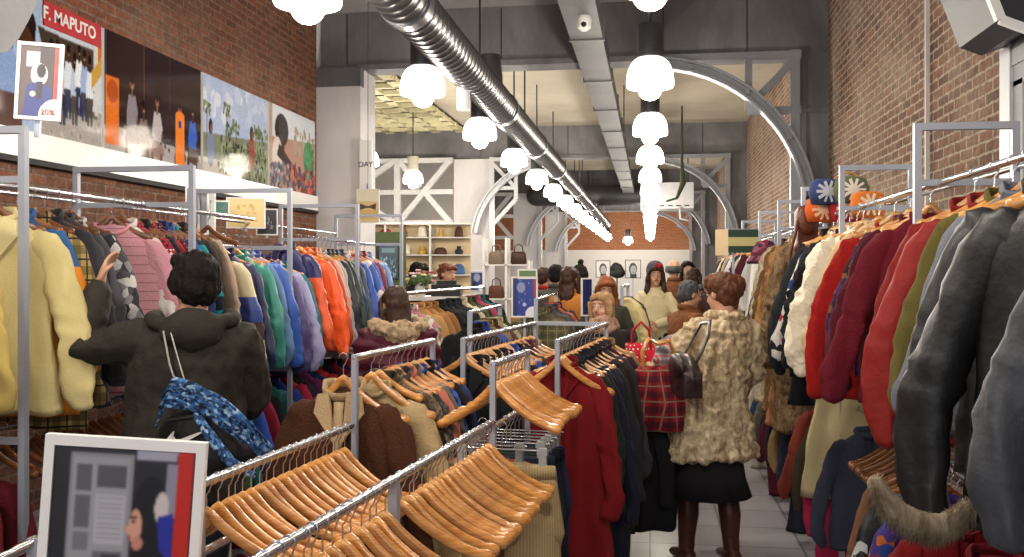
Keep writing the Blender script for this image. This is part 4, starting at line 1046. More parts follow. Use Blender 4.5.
def person(label, loc, rz, h=1.70, hyaw=0, hpitch=0, hroll=0, lean=(0, 0), arms=None, coat=None, coatm=None, coatw=.92, hem=.82, hair=None, hairm=None, legs='trousers', legm=None,
           shoem=None, collar='plain', collarm=None, skin=None, lo=True, stride=0., skirt=None, extra=None, bootm=None, coatnoise=.008, sleeve=1.):
    s = h/1.72; e = empty('person', (loc[0], loc[1], 0), rz); e.scale = (s,)*3
    tag(e, label, 'person')
    vox = .016 if lo else .0085
    lx, ly = lean
    def T(p):
        p = Vector(p); t = max(0, p.z-.9); return Vector((p.x+lx*t, p.y+ly*t, p.z-.5*(lx*lx+ly*ly)*t))
    HR = head_rot(hyaw, hpitch, hroll); NB = Vector((0, -.01, 1.50)); HC = Vector((0, .012, 1.605))
    def TH(p): return T(NB)+HR @ (Vector(p)-NB)
    arms = arms or {}
    A = {}
    for sd, sx in (('L', -1), ('R', 1)):
        a = arms.get(sd) or ((sx*.235, -.02, 1.14), (sx*.25, .06, .90))
        A[sd] = (Vector((sx*(.155*coatw if coat else .175), -.005, 1.385)), Vector(a[0]), Vector(a[1]), a[2] if len(a) > 2 else None)
    # the body, one surface
    m = M()
    m.tube([T((0, -.01, 1.38)), T((0, -.008, 1.47)), TH((0, .0, 1.54))], [.062, .055, .056], 12)
    m.ell(TH(HC+Vector((0, -.008, .028))), (.075, .094, .084), HR, 18)
    m.ell(TH(HC+Vector((0, .022, -.035))), (.058, .066, .078), HR, 16)
    m.ell(TH(HC+Vector((0, .060, -.092))), (.026, .022, .02), HR, 10)
    m.tube([TH(HC+Vector((0, .084, .018))), TH(HC+Vector((0, .100, -.012))), TH(HC+Vector((0, .103, -.022)))], [.009, .012, .014], 8)
    for sx in (-1, 1):
        m.ell(TH(HC+Vector((sx*.074, -.004, -.008))), (.011, .02, .031), HR, 10)
        m.ell(TH(HC+Vector((sx*.036, .058, -.03))), (.024, .02, .022), HR, 8)
        m.ell(TH(HC+Vector((sx*.03, .078, .036))), (.026, .012, .01), HR, 8)
    m.tube([T((0, 0, .92)), T((0, 0, 1.1)), T((0, -.005, 1.25)), T((0, -.01, 1.38))], [.13, .11, .13, .11], 16, .68, up=(0, 1, 0))
    for sd, sx in (('L', -1), ('R', 1)):
        sh, el, wr, pn = A[sd]; sh, el, wr = T(sh), T(el), T(wr)
        m.tube([T((sx*.08, 0, 1.38)), sh, sh.lerp(el, .5), el, el.lerp(wr, .35), wr], [.045, .045, .042, .038, .038, .027], 10)
        d = (wr-el).normalized(); hand_prims(m, wr+d*.02, d, pn or Vector((-sx, .2, 0)), .45)
        f = (stride if sd == 'L' else -stride)
        an = Vector((sx*.10, f*.55-.01, .09+max(0, -f)*.18)); kn = Vector((sx*.095, f*.35+.03, .50))
        m.tube([Vector((sx*.085, 0, .93)), kn.lerp(Vector((sx*.085, 0, .93)), .5), kn, kn.lerp(an, .35)+Vector((0, -.015, 0)), an], [.088, .076, .056, .055, .036], 10)
        m.tube([an+Vector((0, -.03, -.05)), an+Vector((sx*.01, .14, -.065))], [.035, .032], 8, .7)
    b = put('body', m.blob(vox, 'body'), skin or SKIN, e)
    # face
    for sx in (-1, 1):
        ey = put('eye', M().ell(TH(HC+Vector((sx*.03, .077, .012))), (.0115, .0065, .0058), HR, 12).mesh(), EYEW, e)
        put('iris', M().ell(TH(HC+Vector((sx*.03, .0815, .012))), (.0052, .003, .0048), HR, 10).mesh(), IRIS, ey)
        put('eyebrow', M().tube([TH(HC+Vector((sx*x, y, .037+z))) for x, y, z in ((.014, .088, 0), (.032, .086, .005), (.05, .074, 0))], .0035, 6).mesh(), hairm or IRIS, e)
    put('mouth', M().tube([TH(HC+Vector((x, y, -.054+z))) for x, y, z in ((-.022, .075, 0), (-.008, .086, .003), (.008, .086, .003), (.022, .075, 0))], [.004, .0065, .0065, .004], 8).mesh(), LIPR if extra == 'lipstick' else LIPS, e)
    # hair
    if hair:
        m = M(); q = lambda x, y, z: TH(HC+Vector((x, y, z)))
        m.ell(q(0, -.022, .038), (.084, .096, .082), HR, 18)
        m.ell(q(0, -.05, -.01), (.078, .068, .075), HR, 16)
        m.tube([q(-.05, .062, .07), q(0, .078, .085), q(.05, .062, .07)], .022, 8)
        if hair in ('bob', 'long', 'longer'):
            for sx in (-1, 1): m.tube([q(sx*.04, .05, .085), q(sx*.078, .035, .03), q(sx*.084, .02, -.05), q(sx*.078, .01, -.11)], [.02, .026, .028, .02], 10)
            m.tube([q(0, -.05, 0), q(0, -.06, -.13)], [.08, .07], 14, .6, up=(0, 1, 0))
        if hair in ('long', 'longer'):
            zz = -.28 if hair == 'long' else -.38
            m.tube([q(0, -.06, -.05), q(0, -.085, -.18), q(.0, -.10, zz)], [.085, .09, .05], 14, .45, up=(0, 1, 0))
            for sx in (-1, 1): m.tube([q(sx*.08, .01, -.05), q(sx*.095, .03, -.16), q(sx*.08, .04, zz+.05)], [.028, .03, .015], 8)
        if hair == 'bun': m.ell(q(.0, -.06, .14), (.036, .036, .034), HR); m.tube([q(0, -.04, .1), q(0, -.058, .125)], .025, 8)
        if hair == 'updo':
            m.ell(q(0, -.02, .05), (.096, .10, .082), HR, 18); m.ell(q(.05, -.07, .05), (.062, .06, .058), HR, 14); m.ell(q(.0, -.085, .01), (.075, .05, .06), HR, 14)
            m.ell(q(-.01, .03, .09), (.07, .06, .04), HR, 14)
        if hair == 'mop':
            m.ell(q(0, -.026, .03), (.088, .098, .088), HR, 18); m.ell(q(0, -.05, -.03), (.08, .066, .07), HR, 16); m.ell(q(-.04, .03, .075), (.05, .05, .035), HR, 12)
            for sx in (-1, 1): m.ell(q(sx*.07, -.02, -.0), (.03, .05, .06), HR, 12)
        if hair == 'bald': m = M(); m.tube([q(-.078, -.01, -.0), q(-.06, -.075, .0), q(0, -.10, 0), q(.06, -.075, .0), q(.078, -.01, 0)], .03, 10, 1.4)
        def hd(co, nm): 
            w_ = noise.noise(Vector((co.x*60, co.y*60, co.z*16))); w2_ = noise.noise(Vector((co.x*22, co.y*22, co.z*10))); return co+nm*(w_*.010+w2_*.004+.002)
        put('hair', m.blob(.007 if not lo else .011, 'hair', 1, hd), hairm, e)
    # clothes
    if coat:
        m = M(); W_ = coatw; rg = []
        prof = [(1.475, .062, .06), (1.455, .10, .085), (1.42, .165, .105), (1.38, .195, .122), (1.28, .195, .138), (1.12, .185, .138), (.98, .2, .145)]
        for z, rx, ry in prof: 
            if z > hem: rg.append((z, rx*W_, ry*W_))
        fl = {'jacket': .205, 'coat': .25, 'puffer': .24, 'fur': .30}[coat]
        rg.append((hem, fl*W_ if hem < .98 else .2*W_, (.155 if hem > .8 else .20)*W_))
        m.rings(rg, 30, .95)
        m.v = [tuple(T(p)) for p in m.v]
        for sd, sx in (('L', -1), ('R', 1)):
            sh, el, wr, pn = A[sd]; sh, el, wr = T(sh), T(el), T(wr); k = max(W_, .96)*sleeve; el2 = wr.lerp(el, .04)
            m.tube([T((sx*.10*W_, -.005, 1.37)), T((sx*.155*W_, -.005, 1.38)), T((sx*.165*W_, -.005, 1.385)).lerp(el, .5), el, el.lerp(wr, .5), wr.lerp(el, .06)], [.075*k, .076*k, .068*k, .062*k, .057*k, .046*k], 14)
        sdv = Vector((h*7, loc[0]*3, 0))
        def cd(co, nm):
            w1 = noise.noise(Vector((co.x*9, co.y*9, co.z*6))+sdv); w2 = noise.noise(Vector((co.x*26, co.y*26, co.z*20))+sdv)
            if coat == 'puffer': w1 = .9*math.sin(co.z*58+co.x*4)+.4*w1
            if coat == 'fur':
                w3 = noise.noise(co*34+sdv); return co+nm*(w1*.012+w2*.022+w3*.014+.008)
            return co+nm*(w1*coatnoise*1.5+w2*coatnoise*.6)
        put({'fur': 'fur_coat', 'puffer': 'puffer_jacket'}.get(coat, coat), m.blob(vox if coat != 'fur' else .009, 'coat', 2, cd), coatm, e)
        if collar:
            m = M(); cm = collarm or coatm
            if collar == 'plain':
                ring = [T((.072*math.cos(a), .068*math.sin(a)-.008, 1.475+(.018 if math.sin(a) < 0 else -.03*abs(math.sin(a))))) for a in [2*PI*i/20 for i in range(20)]]
                m.tube(ring, .013, 8, 2.2, closed=True)
            if collar in ('hood', 'furhood'):
                rr = .035 if collar == 'hood' else .052
                for i in range(13):
                    a = R(15+ (i*25.)) if False else R(-200+i*18.5)
                    p = T((.125*math.cos(a)*W_, .085*math.sin(a)-.035, 1.46+.02*math.sin(a*1.)-.0)); m.ell(p, (rr, rr*1.1, rr*.95), None, 8)
                m.ell(T((0, -.12, 1.42)), (.12, .06, .085), None, 14)
            if collar == 'scarf':
                for zz, r0 in ((1.47, .088), (1.505, .08), (1.44, .10)):
                    ring = [T((r0*math.cos(a), r0*.95*math.sin(a)+.0, zz+.012*math.sin(a*2+zz*40))) for a in [2*PI*i/22 for i in range(22)]]
                    m.tube(ring, .034, 10, closed=True)
            def fd_(co, nm): return co+nm*(noise.noise(co*40)*.02 if collar == 'furhood' else noise.noise(co*14)*.008)
            nm_ = {'plain': 'collar', 'hood': 'hood', 'furhood': 'fur_hood', 'scarf': 'scarf'}[collar]
            put(nm_, m.blob(.010 if not lo else .013, nm_, 1, fd_), cm, e)
    if skirt:
        m = M().rings([(.98, .14, .10), (.9, .165, .12), (.7, .195, .14), (.55, .225, .18), (skirt, .25, .24), (skirt+.01, .23, .22)], 36, .95)
        m.warp(lambda p: p+Vector((.012*math.sin(p.y*40+p.z*3), .02*math.sin(p.x*38)*(1-p.z), 0)))
        put('skirt', m.mesh('skirt'), legm, e)
    elif legs == 'trousers':
        m = M()
        for sx, f in ((-1, stride), (1, -stride)):
            an = Vector((sx*.10, f*.55-.01, .07+max(0, -f)*.18)); kn = Vector((sx*.095, f*.35+.03, .50))
            m.tube([(sx*.085, 0, .95), kn.lerp(Vector((sx*.085, 0, .93)), .5), kn, kn.lerp(an, .5), an], [.105, .094, .076, .07, .065], 12)
        m.tube([(0, 0, .9), (0, 0, 1.02)], [.165, .15], 16, .75, up=(0, 1, 0))
        put('trousers', m.blob(.014, 'trousers', 1, lambda co, nm: co+nm*noise.noise(Vector((co.x*12, co.y*12, co.z*9)))*.008), legm or mat('1e2028'), e)
    for sx, f in ((-1, stride), (1, -stride)):
        an = Vector((sx*.10, f*.55-.01, .09+max(0, -f)*.18)); kn = Vector((sx*.095, f*.35+.03, .50)); m = M()
        if bootm:
            m.tube([kn.lerp(an, .26)+Vector((0, -.014, 0)), kn.lerp(an, .5)+Vector((0, -.02, 0)), kn.lerp(an, .85), an], [.064, .064, .050, .048], 14)
            m.tube([an+Vector((0, -.035, -.04)), an+Vector((sx*.005, .05, -.045)), an+Vector((sx*.01, .15, -.06))], [.045, .044, .032], 12, .8)
            m.box(an+Vector((-.025, -.075, -.09)), an+Vector((.025, -.02, -.04)))
            put('boot', m.blob(.008, 'boot', 1), bootm, e)
        else:
            m.tube([an+Vector((0, -.04, -.045)), an+Vector((sx*.005, .06, -.045)), an+Vector((sx*.01, .16, -.06))], [.044, .044, .034], 12, .8)
            put('shoe', m.blob(.01, 'shoe', 1), shoem or mat('241e1c', .5), e)
    return e, TH, T, HC
HDARK = mat('120c0a', .7, 0, .6, 120., var=.3, spec=.25); HBR = mat('3a2216', .5, 0, .5, 120., var=.3); HAUB = mat('8a4c24', .5, 0, .5, 120., var=.35); HGREY = mat('4a4a4c', .6, 0, .5, 120., var=.3)
HCHEST = mat('5a321c', .5, 0, .6, 100., var=.4)

# customer in the dark parka reaching for the pink sweater
x, y = cam2w((184-512)/FPX*3.72, 3.72)
e1, TH1, T1, HC1 = person('person in a dark olive hooded parka reaching up to the pink sweater', (x, y), R(26), 1.73, hyaw=R(18), hpitch=R(-4), hroll=R(6), lean=(.06, 0),
    arms={'L': ((-.40, .04, 1.33), (-.36, .13, 1.575), (1, .1, 0)), 'R': ((.25, .06, 1.13), (.20, .28, 1.05))}, coat='jacket', coatm=mat('2a2620', .8, 0, .3, 120., var=.25), coatw=1.16, hem=.78,
    hair='mop', hairm=HDARK, legm=mat('1b1c24', .9), collar='hood', lo=False, coatnoise=.012)
put('bag_strap', M().tube([T1(p) for p in ((-.10, -.158, 1.42), (-.07, -.185, 1.3), (-.01, -.19, 1.14), (.06, -.18, 1.02), (.1, -.175, .95))], .011, 8, .35, up=(1, 0, 0)).mesh(), mat('b8b4b0', .7), e1)
put('bag_strap', M().tube([T1(p) for p in ((-.075, -.16, 1.42), (-.035, -.187, 1.3), (.02, -.19, 1.14), (.085, -.18, 1.02))], .008, 8, .35, up=(1, 0, 0)).mesh(), mat('cfcac4', .7), e1)
# his bag
x, y = cam2w((206-512)/FPX*3.42, 3.42)
eb = tag(empty('shoulder_bag', (x, y, 1.05), R(8)), 'black sports bag with a white swoosh mark hanging behind the parka', 'bag')
m = M().ell((0, 0, .0), (.17, .075, .13), None, 20).ell((.03, 0, -.05), (.17, .08, .10), None, 20)
put('bag_body', m.blob(.01, 'bag', 1, lambda co, nm: co+nm*noise.noise(co*9)*.012), mat('17171a', .55, 0, .3, 80.), eb)
put('zip', M().tube([(-.12, -.055, .075), (0, -.07, .095), (.12, -.055, .075)], .006, 6).mesh(), DARKSTEEL, eb)
sw = [(-.13, -.01), (-.115, -.03), (-.09, -.032), (.03, .035), (-.085, -.008), (-.10, -.008), (-.108, .004), (-.105, .02)]
put('swoosh_mark', M().prism(sw, -.102, -.08).mesh(smooth=False), WHITE, eb, loc=(0.02, -.0, .02))
es = tag(empty('scarf', (x, y, 1.13), R(8)), 'blue patterned scarf draped over the black sports bag', 'scarf')
m = M(); vs = []; nu, nv = 30, 10
pth = [Vector(p) for p in ((-.15, -.06, .02), (-.10, -.09, .10), (-.02, -.095, .085), (.06, -.10, .05), (.13, -.11, .0), (.2, -.10, -.06), (.25, -.08, -.13))]
for i in range(nu+1):
    t = i/nu*(len(pth)-1); k = min(int(t), len(pth)-2); p = pth[k].lerp(pth[k+1], t-k)
    for j in range(nv+1):
        v = j/nv-.5; wd = .11*(1-.35*i/nu)
        vs.append(p+Vector((v*wd*.25, .012*math.sin(v*22+i*.5)-abs(v)*.0, v*wd)))
n_ = len(vs); vs2 = [p+Vector((0, .006, 0)) for p in vs]
q = lambda i, j: i*(nv+1)+j
fs = [(q(i, j), q(i, j+1), q(i+1, j+1), q(i+1, j)) for i in range(nu) for j in range(nv)]
fs += [tuple(a+n_ for a in reversed(f)) for f in fs]
bd = [q(i, 0) for i in range(nu+1)]+[q(nu, j) for j in range(1, nv+1)]+[q(i, nv) for i in range(nu-1, -1, -1)]+[q(0, j) for j in range(nv-1, 0, -1)]
fs += [(bd[i], bd[(i+1) % len(bd)], bd[(i+1) % len(bd)]+n_, bd[i]+n_) for i in range(len(bd))]
m._add(vs+vs2, fs); put('cloth', m.mesh(), mat('2c4c86', pat=('cells', 80., ['24406e', '4a7ab4', '8fb0d0', '182440', '2e5c98'])), es)
m2 = M().tube([(.0, -.1, .02), (.06, -.115, -.06), (.12, -.11, -.14), (.2, -.1, -.19)], [.02, .03, .028, .018], 10, .5)
put('cloth_end', m2.mesh(), mat('3a5c92', pat=('cells', 80., ['24406e', '4a7ab4', '8fb0d0', '182440', '2e5c98'])), es)

# customer in the curly fur coat
x, y = cam2w((708-512)/FPX*5.35, 5.35)
FURM = mat('dccaa8', .95, 0, 1., 55., pat=('fur', 19., '86694a'), var=.25)
e2, TH2, T2, HC2 = person('person with brown updo and glasses in a curly beige fur coat walking away', (x, y), R(24), 1.65, hyaw=R(22), hpitch=R(-12), hroll=R(4), lean=(.20, .02),
    arms={'L': ((-.31, .10, 1.13), (-.36, .27, .99), (1, 0, 0)), 'R': ((.26, .02, 1.12), (.20, .20, .98))}, coat='fur', coatm=FURM, coatw=1.02, hem=.64,
    hair='updo', hairm=HCHEST, collar=None, lo=False, stride=.16, skirt=.42, legm=mat('17131a', .9, 0, .2, 60.), bootm=mat('4c2819', .4, 0, .2, 60.), sleeve=1.1)
put('fur_collar', M().tube([T2((.085*math.cos(a), .075*math.sin(a)-.008, 1.47)) for a in [2*PI*i/20 for i in range(20)]], .034, 10, closed=True).blob(.009, 'c', 1, lambda co, nm: co+nm*noise.noise(co*40)*.018), FURM, e2)
# glasses
for sx in (-1, 1):
    put('spectacle_frame', M().tube([TH2(HC2+Vector((sx*.03+.02*math.cos(a), .102, .010+.016*math.sin(a)))) for a in [2*PI*i/14 for i in range(14)]], .002, 6, closed=True).tube([TH2(HC2+Vector((sx*.05, .10, .014))), TH2(HC2+Vector((sx*.085, .0, .014)))], .002, 6).mesh(), DARKSTEEL, e2)
# second dark hem trailing on her left, and what she carries
def at_person(e, s, p): return e.matrix_basis @ Vector(p)
BM = mat('2c1c1a', .35, 0, .3, 60., spec=.5)
o = cw(686, 376, 5.02); eb = tag(empty('handbag', tuple(o), R(12)), 'dark brown leather shoulder bag hanging on the fur coat', 'bag')
m = M().ell((0, 0, 0), (.07, .17, .12), None, 20).box((-.05, -.15, -.1), (.05, .15, .03))
put('bag_body', m.blob(.01, 'bag', 4), BM, eb)
put('flap', M().ell((-.05, 0, .05), (.035, .14, .07), None, 16).mesh(), BM, eb)
pts = [(.02, -.09, .06), (.06, -.10, .14), (.10, -.07, .22), (.135, .03, .285), (.12, .14, .27), (.07, .18, .16), (.0, .13, .06)]
put('strap', M().tube(pts, .018, 8, .4, up=(1, 0, 0)).mesh(), BM, eb)
# plaid bag with wooden handles
PL = mat('a81c26', .9, 0, .3, 200., pat=('plaid', 12., '2a1c24', '8c7c6c'))
o = cw(658, 366, 5.2); ep = tag(empty('tartan_bag', tuple(o), R(5)), 'red tartan cloth bag with curved wooden handles carried by the fur coat wearer', 'bag')
m = M().rings([(-.36, .05, .03), (-.35, .13, .045), (-.2, .15, .06), (-.03, .12, .05), (.0, .1, .035), (-.01, .09, .02)], 30, .7)
m.warp(lambda p: Vector((p.x+.012*math.sin(p.z*30), p.y+.02*math.sin(p.x*30+p.z*10), p.z)))
put('bag_body', m.mesh(), PL, ep)
for yy in (-.035, .035): put('handle', M().tube([(-.08, yy, -.02), (-.085, yy, .08), (-.05, yy, .15), (.0, yy, .12), (.06, yy, .14), (.085, yy, .08), (.08, yy, -.02)], .009, 8, 1.3).mesh(), HWOOD, ep)
o = cw(672, 352, 5.35); en = tag(empty('folded_scarf', tuple(o), R(10)), 'grey white and pink checked scarf bundled over the tartan bag', 'scarf')
m = M().ell((0, 0, 0), (.09, .09, .06)).ell((.03, .05, .05), (.08, .07, .05)).ell((-.04, -.02, -.05), (.07, .07, .07))
put('cloth', m.blob(.009, 's', 1, lambda co, nm: co+nm*noise.noise(co*18)*.02), mat('b8b0b0', pat=('plaid', 16., '4a484c', 'c03040')), en)
o = cw(641, 372, 5.9); ed = tag(empty('dotted_bag', tuple(o), R(0)), 'bright red cloth bag with small white dots behind the tartan bag', 'bag')
m = M().rings([(-.21, .03, .02), (-.2, .07, .04), (-.05, .10, .05), (.1, .1, .05), (.17, .09, .03), (.18, .08, .02)], 28, .8)
m.warp(lambda p: Vector((p.x+.012*math.sin(p.z*24), p.y+.015*math.sin(p.x*40), p.z)))
put('bag_body', m.mesh(), mat('c81c2c', .8, pat=('spots', 42., 'ecd8d4', .28)), ed)
for s_ in (-1, 1): put('handle', M().tube([(-.06, s_*.03, .15), (-.05, s_*.03, .26), (0, s_*.03, .31), (.05, s_*.03, .26), (.06, s_*.03, .15)], .008, 8).mesh(), mat('a81424'), ed)
# legs in tan stockings show between skirt and boots
def crowd(px, d, h, rz, label, **k):
    x, y = cam2w((px-512)/FPX*d, d); return person(label, (x, y), rz, h, **k)
AF = {'L': ((-.24, .02, 1.13), (-.12, .26, 1.05)), 'R': ((.24, .02, 1.13), (.10, .26, 1.08))}
e3, *_ = crowd(397, 5.6, 1.57, R(30), 'person in a maroon padded jacket with pale fur hood beside the centre rack', coat='puffer', coatm=mat('56142a', .55, 0, .2, 60.), coatw=1.2, hem=.8, hair='bob', hairm=HBR, collar='furhood',
    collarm=mat('c8b090', .95, 0, 1., 50., pat=('fur', 30., '8a6c50')), arms=AF, hpitch=R(-18))
crowd(655, 10.6, 1.72, R(172), 'person in a long cream coat and grey knitted hat facing the camera', coat='coat', coatm=mat('d9cda4', .85), hem=.42, coatw=.86, hair='long', hairm=HBR, arms={'L': ((-.25, .06, 1.14), (-.06, .27, 1.08)), 'R': ((.25, .06, 1.14), (.06, .27, 1.06))}, collar='plain', extra='lipstick', hyaw=R(14), lo=False)
eh = bpy.data.objects[[o.name for o in COL.objects if o.name.startswith('person')][-1]]
crowd(674, 11.6, 1.80, R(8), 'balding person in a tobacco brown coat seen from behind', coat='coat', coatm=mat('6e4426', .85), hem=.6, coatw=1.0, hair='bald', hairm=HGREY)
crowd(687, 13.2, 1.80, R(190), 'person with long dark curly hair at the far right rack', coat='jacket', coatm=mat('2c2428'), hair='longer', hairm=HDARK)
crowd(693, 12.2, 1.70, R(-20), 'person with straight dark brown hair seen from behind near the right rack', coat='jacket', coatm=mat('4a2c24'), hair='long', hairm=HBR)
crowd(687, 7.7, 1.58, R(-62), 'person with short grey hair in a brown suede jacket looking at the right rack', coat='jacket', coatm=mat('7a4a28', .85), hair='short', hairm=HGREY, hyaw=R(-5), hpitch=R(-12), coatw=1.08, lo=False, arms=AF)
crowd(606, 8.4, 1.62, R(185), 'person with wavy auburn hair looking down behind the centre rack', coat='jacket', coatm=mat('3c3a30'), hair='longer', hairm=HAUB, hpitch=R(-20), arms=AF, lo=False)
crowd(603, 6.5, 1.51, R(165), 'person with blonde hair and thick pinkish fur scarf beside the red coat', coat='jacket', coatm=mat('241c1e'), hair='bob', hairm=mat('b08a60', .6, 0, .5, 100.), collar='scarf', collarm=mat('c8a08c', .95, 0, 1., 60., pat=('fur', 30., '94705c')), lo=False, arms=AF, hyaw=R(-10))
crowd(544, 11.2, 1.70, R(-40), 'person with auburn hair and red collar left of the customers in the middle', coat='jacket', coatm=mat('7a5c50'), hair='short', hairm=HBR, collarm=mat('b83028'))
crowd(556, 10.6, 1.73, R(-10), 'person with black hair in a grey green coat seen from behind', coat='coat', coatm=mat('4c4c48'), hair='short', hairm=HDARK, hem=.6)
crowd(569, 9.5, 1.70, R(-20), 'person in a mustard orange jacket with one arm stretched out', coat='jacket', coatm=mat('b8742c', .8), hair='long', hairm=HBR, hem=.7, arms={'R': ((.28, .12, 1.22), (.34, .36, 1.24))})
crowd(581, 11.4, 1.74, R(60), 'person with a high black hair bun in dark clothes, facing left', coat='jacket', coatm=mat('20202a'), hair='bun', hairm=HDARK, hpitch=R(-12))
crowd(416, 10.6, 1.76, R(-120), 'person with short dark hair in black behind the till counter at left', coat='jacket', coatm=mat('18181c'), hair='short', hairm=HDARK, hpitch=R(-15), lo=False, arms=AF)
crowd(446, 10.7, 1.75, R(-125), 'person with copper brown hair in a dark top behind the till counter', coat='jacket', coatm=mat('1c1a1e'), hair='short', hairm=mat('6e3a20', .5, 0, .5, 100.), hpitch=R(-10), lo=False, arms=AF)
# knitted hat of the customer in cream, with a red flower
ec = [o for o in COL.objects if o.get('label', '').startswith('person in a long cream coat')][0]

hd_ = ec.matrix_basis @ Vector((0, -.01, 1.66)); eh = empty('knitted_hat', tuple(hd_), ec.rotation_euler.z); tag(eh, 'grey knitted hat with a red flower worn with the cream coat', 'hat')
put('hat_body', M().lathe([(.094, -.03), (.1, 0), (.098, .04), (.08, .085), (.05, .11), (.01, .12)], 24).mesh(smooth=60), mat('4c4c54', .95, 0, .8, 120.), eh)
put('flower', M().ell((-.05, .075, .05), .026).ell((-.03, .085, .07), .022).ell((-.07, .065, .065), .022).blob(.006, 'f', 1), mat('b01c30', .8), eh)

# long black coat carried over her arm, trailing to her left
o = cw(645, 425, 5.3); ec = tag(empty('carried_coat', tuple(o), R(15)), 'long black coat hanging from the arm left of the fur coat', 'coat')
m = M().rings([(.0, .05, .03), (-.01, .10, .05), (-.15, .14, .07), (-.35, .17, .09), (-.56, .19, .10), (-.57, .18, .09), (-.5, .15, .06)], 40, .85)
m.warp(lambda p: Vector((p.x+.015*math.sin(p.z*14), p.y+.025*math.sin(p.x*34)*min(1, -p.z*3+.1), p.z-.05*p.x)))
put('body', m.mesh(), mat('121116', .9), ec)
put('sleeve', M().tube([(.06, -.05, -.02), (.10, -.09, -.2), (.09, -.10, -.42)], [.045, .05, .04], 14, .6).mesh(), mat('121116', .9), ec)

# ------------------------------------------------------------------ centre racks
OX, OY = cam2w(-.07, 3.48); RZ = R(-5.73); RM = Matrix.Translation((OX, OY, 0)) @ Matrix.Rotation(RZ, 4, 'Z')
def rp(x, y, z): return RM @ Vector((x, y, z))
ZL, ZU, ZB = 1.10, 1.34, 1.31
XA = -.47
def rack_empty(name, label): 
    e = tag(empty(name, (OX, OY, 0), RZ), label, 'clothes rack'); return e
e = rack_empty('hanger_rack', 'low double sided chrome rack full of empty wooden hangers in the foreground')
for y in (-1.17,): put('post', post(M(), XA, y, 0, ZL+.01, .022).mesh(smooth=False), ALU, e)
for y in (-1.86, -1.0): put('post', post(M(), 0, y, 0, ZL+.01, .026).mesh(smooth=False), ALU, e)
put('rail', rail_mesh((XA, -1.17, ZL), (XA, -.2, ZL), .0115), CHROME, e)
put('rail', rail_mesh((0, -1.86, ZL), (0, 0, ZL), .0115), CHROME, e)
put('base_bar', M().box((XA-.015, -1.19, .08), (.015, -1.15, .11)).box((XA-.015, -1.17, .08), (XA+.015, 2.2, .11)).box((-.015, -1.86, .08), (.015, .0, .11)).mesh(smooth=False), ALU, e)
e = rack_empty('clothes_rack', 'waist high chrome rack with a raised rail holding hangers, centre foreground')
for x, y in ((XA, -.17), (0, 0), (0, .56), (XA, .70)): put('post', post(M(), x, y, 0, (ZB if x == 0 else ZU)+.012, .02).mesh(smooth=False), ALU, e)
put('rail', rail_mesh((XA, -.17, ZU), (XA, .70, ZU), .0115), CHROME, e)
put('rail', rail_mesh((0, 0, ZB), (0, .56, ZB), .0115), CHROME, e)
put('rail', rail_mesh((0, 0, ZL-.02), (0, .56, ZL-.02), .0115), CHROME, e)
put('base_bar', M().bar((XA, .70, .1), (0, .56, .1), .025).mesh(smooth=False), ALU, e)
e = rack_empty('clothes_rack', 'chrome double rack with long coats and dark clothes, middle of the shop')
XA2, XB2 = -.345, .09
for x in (XA2, XB2):
    for y in (.76, 2.25): put('post', post(M(), x, y, 0, ZU+.012, .021).mesh(smooth=False), ALU, e)
    put('rail', rail_mesh((x, .76, ZU), (x, 2.25, ZU), .0115), CHROME, e)
put('cross_bar', M().bar((XA2, 2.25, ZU), (XB2, 2.25, ZU), .022).mesh(smooth=False), ALU, e)
rg = random.Random(8)
def hrow(x, y0, y1, n, z, label, group, m=HWOOD, big=True, jit=.13, base=0., tl=0.):
    for i in range(n):
        y = y0+(y1-y0)*i/max(1, n-1); p = rp(x, y+rg.uniform(-.011, .011), z+.0125)
        hanger(p, RZ+base+rg.uniform(-jit, jit), label, group, m, big, rg.uniform(-.03, .03)+tl)
hrow(XA, -1.13, -.26, 20, ZL, 'empty varnished wooden hanger in the packed left row in the foreground', 'empty hangers of the foreground left row')
hrow(0, -1.80, -1.06, 15, ZL, 'empty varnished wooden hanger in the nearest row, before the post at bottom centre', 'empty hangers before the near post', jit=.17)
hrow(0, -.94, -.07, 18, ZL, 'empty varnished wooden hanger in the row between the two posts at bottom centre', 'empty hangers between the posts', jit=.15)
bh = put('clothes_hanger', HBW, HWOOD, None, rp(0, .022, ZB+.0125-HOOKH+.003), (0, 0, RZ-.06)); put('hook', HH, CHROME, bh)
tag(bh, 'broad shouldered wooden hanger, frontmost on the raised rail beside its post', 'hanger')
hrow(0, .075, .50, 9, ZB, 'empty wooden hanger on the raised rail over the beige trousers', 'empty hangers on the raised rail', jit=.16)
